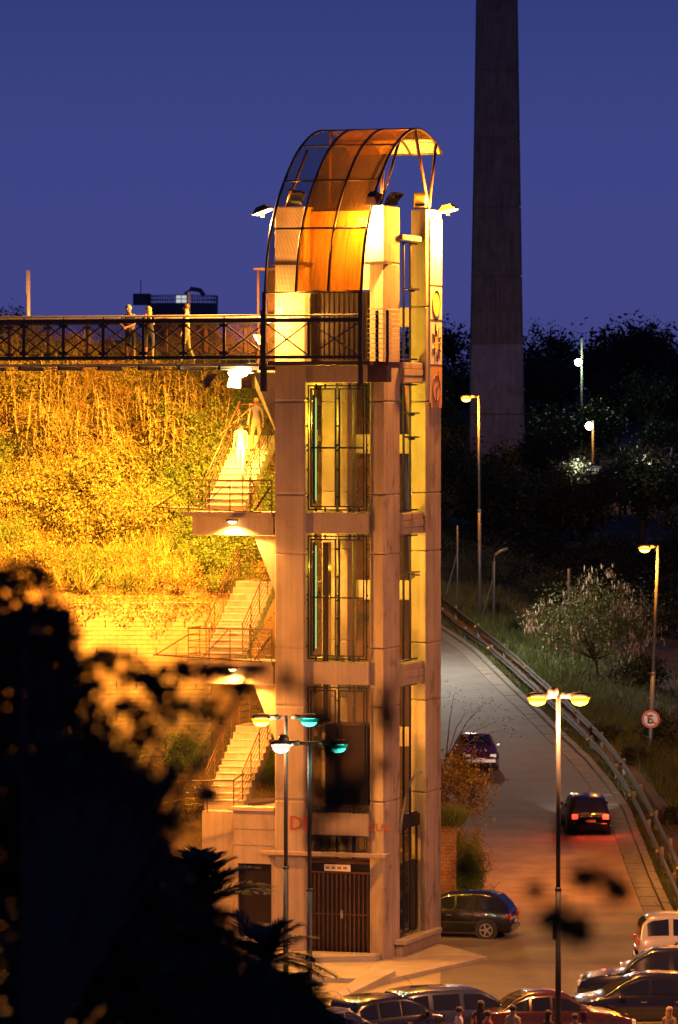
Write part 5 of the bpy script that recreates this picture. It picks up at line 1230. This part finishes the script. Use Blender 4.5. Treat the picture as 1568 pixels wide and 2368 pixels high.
# ================================================================== PEOPLE
CLOTH = {k: mat('cloth_' + k, c, .9) for k, c in dict(white=(.45, .44, .42), pale=(.30, .26, .22), dark=(.03, .03, .035), navy=(.035, .045, .09), tan=(.30, .22, .13), red=(.30, .06, .04), olive=(.12, .13, .06)).items()}
HAIR = {'dark': mat('dark_hair', (.02, .014, .01), .6), 'blond': mat('fair_hair', (.45, .28, .10), .6), 'grey': mat('grey_hair', (.25, .23, .21), .6)}
def person(label, loc, rz, top='white', legs='dark', hair='dark', long_hair=False, lean=0, elbows=0, stride=0, arms='down', scale=1.0, group=None, shorts=False, sleeves=False):
    """faces local -Y"""
    Ls = math.sin(lean); Lc = math.cos(lean)
    def up(x, y, z): h_ = z - .95; return (x, y*Lc - h_*Ls, .95 + h_*Lc + y*Ls)
    V = {'pel': ((0, 0, .95), .13), 'sp': (up(0, 0, 1.15), .115), 'ch': (up(0, .0, 1.35), .135), 'nk': (up(0, .0, 1.48), .055), 'hd': (up(0, -.02, 1.56), .075), 'ht': (up(0, -.025, 1.67), .078)}
    for s_, k in ((1, 'l'), (-1, 'r')):
        st_ = stride * s_
        V['hp'+k] = ((s_*.09, 0, .90), .095); V['kn'+k] = ((s_*.10, -st_*.5-.03, .50), .06); V['an'+k] = ((s_*.10, -st_+ (.08 if st_ < 0 else 0), .09), .04); V['to'+k] = ((s_*.12, -st_-.14, .035), .032)
        V['sh'+k] = (up(s_*.17, 0, 1.42), .055)
        if arms == 'lean': V['el'+k] = (up(s_*.22, -.20, 1.22), .038); V['wr'+k] = (tuple(np.array(up(s_*.06, -.40, 1.18))), .027); hd_ = (-s_*.5, -.8, -.2)
        elif arms == 'chin': V['el'+k] = (up(s_*.16, -.22, 1.20), .036); V['wr'+k] = (up(s_*.07, -.22, 1.42), .026); hd_ = (-s_*.2, 0, 1)
        else: V['el'+k] = ((up(s_*.23, .02, 1.15)), .038); V['wr'+k] = ((up(s_*.24, -.08-st_*.2, .92)), .027); hd_ = (0, -.2, -1)
        w_ = Vector(V['wr'+k][0]); hv = Vector(hd_).normalized(); V['ha'+k] = (tuple(w_ + hv*.07), .030); V['_h'+k] = hv
    names = [k for k in V if not k.startswith('_')]; idx = {k: i for i, k in enumerate(names)}
    E_ = [('pel','sp'),('sp','ch'),('ch','nk'),('nk','hd'),('hd','ht')]
    for k in 'lr': E_ += [('pel','hp'+k),('hp'+k,'kn'+k),('kn'+k,'an'+k),('an'+k,'to'+k),('ch','sh'+k),('sh'+k,'el'+k),('el'+k,'wr'+k),('wr'+k,'ha'+k)]
    me = bpy.data.meshes.new('body'); me.from_pydata([V[k][0] for k in names], [(idx[a_], idx[c_]) for a_, c_ in E_], [])
    o = bpy.data.objects.new('tmp', me); col.objects.link(o); sk = o.modifiers.new('skin', 'SKIN')
    sk.use_smooth_shade = True
    if not me.skin_vertices: me.skin_vertices.new()
    for i, k in enumerate(names):
        rr = V[k][1]; me.skin_vertices[0].data[i].radius = (rr, rr*(.72 if k in ('sp', 'ch', 'pel') else 1)); me.skin_vertices[0].data[i].use_root = (k == 'pel')
    ss = o.modifiers.new('sub', 'SUBSURF'); ss.levels = 1; ss.render_levels = 1
    bpy.context.view_layer.update()
    bm_ = bpy.data.meshes.new_from_object(o.evaluated_get(bpy.context.evaluated_depsgraph_get())); bpy.data.objects.remove(o); bm_.name = 'body'
    bm_.materials.clear()
    for m_ in (M['skin'], CLOTH[top], CLOTH[legs], M['black']): bm_.materials.append(m_)
    pts = {k: Vector(V[k][0]) for k in names}
    for pl in bm_.polygons:
        c_ = pl.center; best = None
        for a_, d_ in E_:
            A_, B_ = pts[a_], pts[d_]; ab = B_-A_; t_ = max(0, min(1, (c_-A_).dot(ab)/ab.length_squared)); dd = (c_-(A_+ab*t_)).length
            if best is None or dd < best[0]: best = (dd, a_, d_, t_)
        _, a_, d_, t_ = best
        if d_ in ('hd', 'ht') or d_[:2] in ('wr', 'ha'): mi = 0
        elif d_[:2] == 'el': mi = 1 if (sleeves or t_ < .6) else 0
        elif d_ == 'nk': mi = 0 if t_ > .75 else 1
        elif d_[:2] in ('to',): mi = 3
        elif d_[:2] == 'an': mi = 0 if shorts else 2
        elif d_[:2] in ('kn', 'hp'): mi = 2
        elif d_ == 'sp': mi = 1 if t_ > .15 else 2
        else: mi = 1
        pl.material_index = mi; pl.use_smooth = True
    r_ = empty('person', loc, rz, label, 'person', group); r_.scale = (scale,)*3
    bo = link('body', bm_, r_)
    hc = (pts['hd'] + pts['ht'])/2
    b = MB(); b.ball(tuple(hc + Vector((0, -.085, -.0))), .016, 8, 6, sc=(1, 1.3, 1.6)); b.ball(tuple(hc+Vector((.078, 0, 0))), .02, 6, 5, sc=(.5, 1, 1.5)); b.ball(tuple(hc+Vector((-.078, 0, 0))), .02, 6, 5, sc=(.5, 1, 1.5))
    b.build('nose_and_ears', M['skin'], bo, True)
    b = MB(); [b.ball(tuple(hc+Vector((s_*.03, -.076, .012))), .009, 6, 5) for s_ in (1, -1)]; b.box(hc.x-.025, hc.x+.025, hc.y-.086, hc.y-.07, hc.z-.048, hc.z-.04); b.build('eyes_and_mouth', M['black'], bo)
    b = MB(); b.ball(tuple(hc + Vector((0, .018, .03))), .103, 14, 9, sc=(.92, 1, 1), cut=6)
    if long_hair: b.ball(tuple(hc + Vector((0, .055, -.09))), .10, 12, 8, sc=(.95, .6, 1.6))
    b.build('hair', HAIR[hair], bo, True)
    for k, s_ in (('l', 1), ('r', -1)):
        hv = V['_h'+k]; c_ = pts['ha'+k]; sd = hv.cross(Vector((1, 0, 0)) if abs(hv.x) < .8 else Vector((0, 1, 0))).normalized(); nn = hv.cross(sd).normalized()
        b = MB()
        for q_ in range(4):
            a0 = c_ + sd*(q_-1.5)*.018; Lf = (.06, .07, .065, .05)[q_]; b.tube([a0 - hv*.01, a0+hv*Lf*.55, a0+hv*Lf*.9+nn*.018], .0085, 5, 0, .006)
        b.tube([c_ - sd*.02 - hv*.03, c_ - sd*.05 + hv*.005, c_ - sd*.052 + hv*.03], .009, 5, 0, .007); b.build('fingers', M['skin'], bo, True)
    return r_
zd = 18.57
def on_bridge(px0, t_, **k): e_ = LX(px0, t_); p = TW(e_, t_, zd); return person(loc=p, **k)
on_bridge(303, -.62, rz=a18, label='grey haired man in pale shirt leaning on the footbridge rail', top='pale', legs='dark', hair='grey', lean=.30, scale=1.08, arms='lean', shorts=True)
on_bridge(345, -.55, rz=a18+.25, label='fair haired woman in dark top leaning on the footbridge rail', top='dark', legs='navy', hair='blond', long_hair=True, lean=.2, arms='chin', shorts=True, scale=1.04)
on_bridge(432, .1, rz=a18-R(80), label='person in orange lit light clothes walking along the footbridge', top='tan', legs='olive', hair='dark', stride=.14, sleeves=True, scale=1.08)
z_ = NEAR[0]+1.0
person('person in white descending the upper flight, blazing in lamp light', TW(-5.6, 2.72, 13.94+.197*5.5), a18, 'white', 'white', 'dark', stride=.15)
person('person in pale clothes higher on the upper flight behind another', TW(-5.45, 3.75, 13.94+.197*9.3), a18+.1, 'pale', 'tan', 'blond', long_hair=True, stride=-.15)
for i, (px0, top_y, tp, hr, lh, lab) in enumerate(((1062, 2322, 'white', 'dark', False, 'person in white shirt at the bottom edge, leftmost of the crowd'), (1112, 2308, 'navy', 'dark', True, 'dark haired person at the bottom edge before the blue estate'),
        (1128, 2331, 'red', 'dark', False, 'shorter person in red at the bottom edge'), (1186, 2318, 'pale', 'dark', False, 'person in pale shirt at the bottom edge before the orange saloon'),
        (1268, 2330, 'dark', 'dark', True, 'dark dressed person at the bottom edge left of the lamp pole'), (1330, 2338, 'olive', 'dark', False, 'person in olive shirt at the bottom edge right of the lamp pole'), (1548, 2322, 'tan', 'blond', True, 'fair haired person in the bottom right corner'))):
    sz = rng.uniform(.94, 1.03); d_ = (H - 1.71*sz)*F/(top_y + 8 - HOR); person(lab, ((px0-784)*d_/F, d_, 0), rng.uniform(1.5, 4.5), tp, 'navy', hr, lh, scale=sz)

# ================================================================== PALMS AND NEAR TREE
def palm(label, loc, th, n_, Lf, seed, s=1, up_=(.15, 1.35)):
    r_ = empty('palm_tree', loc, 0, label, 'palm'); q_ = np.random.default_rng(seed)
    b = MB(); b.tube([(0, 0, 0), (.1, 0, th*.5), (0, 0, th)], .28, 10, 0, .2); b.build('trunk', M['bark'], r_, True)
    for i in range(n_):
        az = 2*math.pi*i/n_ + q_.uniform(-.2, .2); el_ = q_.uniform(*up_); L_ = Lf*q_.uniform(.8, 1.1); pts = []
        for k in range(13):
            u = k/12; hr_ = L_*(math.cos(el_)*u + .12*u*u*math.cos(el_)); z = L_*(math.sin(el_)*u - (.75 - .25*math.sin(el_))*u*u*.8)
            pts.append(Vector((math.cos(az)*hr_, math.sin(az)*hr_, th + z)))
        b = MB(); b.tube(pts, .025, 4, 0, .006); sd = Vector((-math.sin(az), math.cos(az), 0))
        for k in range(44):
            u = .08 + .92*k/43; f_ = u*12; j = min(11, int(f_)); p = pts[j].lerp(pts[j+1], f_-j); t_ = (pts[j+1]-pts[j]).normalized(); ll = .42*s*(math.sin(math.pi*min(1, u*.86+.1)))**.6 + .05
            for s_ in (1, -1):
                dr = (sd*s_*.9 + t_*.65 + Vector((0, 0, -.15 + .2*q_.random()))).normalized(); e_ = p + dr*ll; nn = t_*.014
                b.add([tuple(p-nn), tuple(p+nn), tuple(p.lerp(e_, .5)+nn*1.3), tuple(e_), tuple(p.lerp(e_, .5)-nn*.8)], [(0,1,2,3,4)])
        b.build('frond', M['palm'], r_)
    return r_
def pl(px0, py0, d_): p = P(px0, py0, d_); return (p.x, d_, 0), p.z
l_, t_ = pl(600, 2235, 78); palm('dark palm with drooping fronds silhouetted against the tower foot', l_, t_, 26, 1.55, 5)
l_, t_ = pl(445, 2120, 74); palm('dark palm with upright fronds left of the first palm', l_, t_, 30, 1.7, 9, up_=(.5, 1.5))
l_, t_ = pl(660, 2345, 76); palm('low dark palm at the bottom whose fronds reach under the tower step', l_, t_, 26, 1.15, 14, up_=(.3, 1.4))
l_, t_ = pl(330, 2210, 70); palm('dark palm inside the black foliage at bottom left', l_, t_, 26, 1.8, 21, up_=(.3, 1.4))
# dark garden trees between the palms and the camera
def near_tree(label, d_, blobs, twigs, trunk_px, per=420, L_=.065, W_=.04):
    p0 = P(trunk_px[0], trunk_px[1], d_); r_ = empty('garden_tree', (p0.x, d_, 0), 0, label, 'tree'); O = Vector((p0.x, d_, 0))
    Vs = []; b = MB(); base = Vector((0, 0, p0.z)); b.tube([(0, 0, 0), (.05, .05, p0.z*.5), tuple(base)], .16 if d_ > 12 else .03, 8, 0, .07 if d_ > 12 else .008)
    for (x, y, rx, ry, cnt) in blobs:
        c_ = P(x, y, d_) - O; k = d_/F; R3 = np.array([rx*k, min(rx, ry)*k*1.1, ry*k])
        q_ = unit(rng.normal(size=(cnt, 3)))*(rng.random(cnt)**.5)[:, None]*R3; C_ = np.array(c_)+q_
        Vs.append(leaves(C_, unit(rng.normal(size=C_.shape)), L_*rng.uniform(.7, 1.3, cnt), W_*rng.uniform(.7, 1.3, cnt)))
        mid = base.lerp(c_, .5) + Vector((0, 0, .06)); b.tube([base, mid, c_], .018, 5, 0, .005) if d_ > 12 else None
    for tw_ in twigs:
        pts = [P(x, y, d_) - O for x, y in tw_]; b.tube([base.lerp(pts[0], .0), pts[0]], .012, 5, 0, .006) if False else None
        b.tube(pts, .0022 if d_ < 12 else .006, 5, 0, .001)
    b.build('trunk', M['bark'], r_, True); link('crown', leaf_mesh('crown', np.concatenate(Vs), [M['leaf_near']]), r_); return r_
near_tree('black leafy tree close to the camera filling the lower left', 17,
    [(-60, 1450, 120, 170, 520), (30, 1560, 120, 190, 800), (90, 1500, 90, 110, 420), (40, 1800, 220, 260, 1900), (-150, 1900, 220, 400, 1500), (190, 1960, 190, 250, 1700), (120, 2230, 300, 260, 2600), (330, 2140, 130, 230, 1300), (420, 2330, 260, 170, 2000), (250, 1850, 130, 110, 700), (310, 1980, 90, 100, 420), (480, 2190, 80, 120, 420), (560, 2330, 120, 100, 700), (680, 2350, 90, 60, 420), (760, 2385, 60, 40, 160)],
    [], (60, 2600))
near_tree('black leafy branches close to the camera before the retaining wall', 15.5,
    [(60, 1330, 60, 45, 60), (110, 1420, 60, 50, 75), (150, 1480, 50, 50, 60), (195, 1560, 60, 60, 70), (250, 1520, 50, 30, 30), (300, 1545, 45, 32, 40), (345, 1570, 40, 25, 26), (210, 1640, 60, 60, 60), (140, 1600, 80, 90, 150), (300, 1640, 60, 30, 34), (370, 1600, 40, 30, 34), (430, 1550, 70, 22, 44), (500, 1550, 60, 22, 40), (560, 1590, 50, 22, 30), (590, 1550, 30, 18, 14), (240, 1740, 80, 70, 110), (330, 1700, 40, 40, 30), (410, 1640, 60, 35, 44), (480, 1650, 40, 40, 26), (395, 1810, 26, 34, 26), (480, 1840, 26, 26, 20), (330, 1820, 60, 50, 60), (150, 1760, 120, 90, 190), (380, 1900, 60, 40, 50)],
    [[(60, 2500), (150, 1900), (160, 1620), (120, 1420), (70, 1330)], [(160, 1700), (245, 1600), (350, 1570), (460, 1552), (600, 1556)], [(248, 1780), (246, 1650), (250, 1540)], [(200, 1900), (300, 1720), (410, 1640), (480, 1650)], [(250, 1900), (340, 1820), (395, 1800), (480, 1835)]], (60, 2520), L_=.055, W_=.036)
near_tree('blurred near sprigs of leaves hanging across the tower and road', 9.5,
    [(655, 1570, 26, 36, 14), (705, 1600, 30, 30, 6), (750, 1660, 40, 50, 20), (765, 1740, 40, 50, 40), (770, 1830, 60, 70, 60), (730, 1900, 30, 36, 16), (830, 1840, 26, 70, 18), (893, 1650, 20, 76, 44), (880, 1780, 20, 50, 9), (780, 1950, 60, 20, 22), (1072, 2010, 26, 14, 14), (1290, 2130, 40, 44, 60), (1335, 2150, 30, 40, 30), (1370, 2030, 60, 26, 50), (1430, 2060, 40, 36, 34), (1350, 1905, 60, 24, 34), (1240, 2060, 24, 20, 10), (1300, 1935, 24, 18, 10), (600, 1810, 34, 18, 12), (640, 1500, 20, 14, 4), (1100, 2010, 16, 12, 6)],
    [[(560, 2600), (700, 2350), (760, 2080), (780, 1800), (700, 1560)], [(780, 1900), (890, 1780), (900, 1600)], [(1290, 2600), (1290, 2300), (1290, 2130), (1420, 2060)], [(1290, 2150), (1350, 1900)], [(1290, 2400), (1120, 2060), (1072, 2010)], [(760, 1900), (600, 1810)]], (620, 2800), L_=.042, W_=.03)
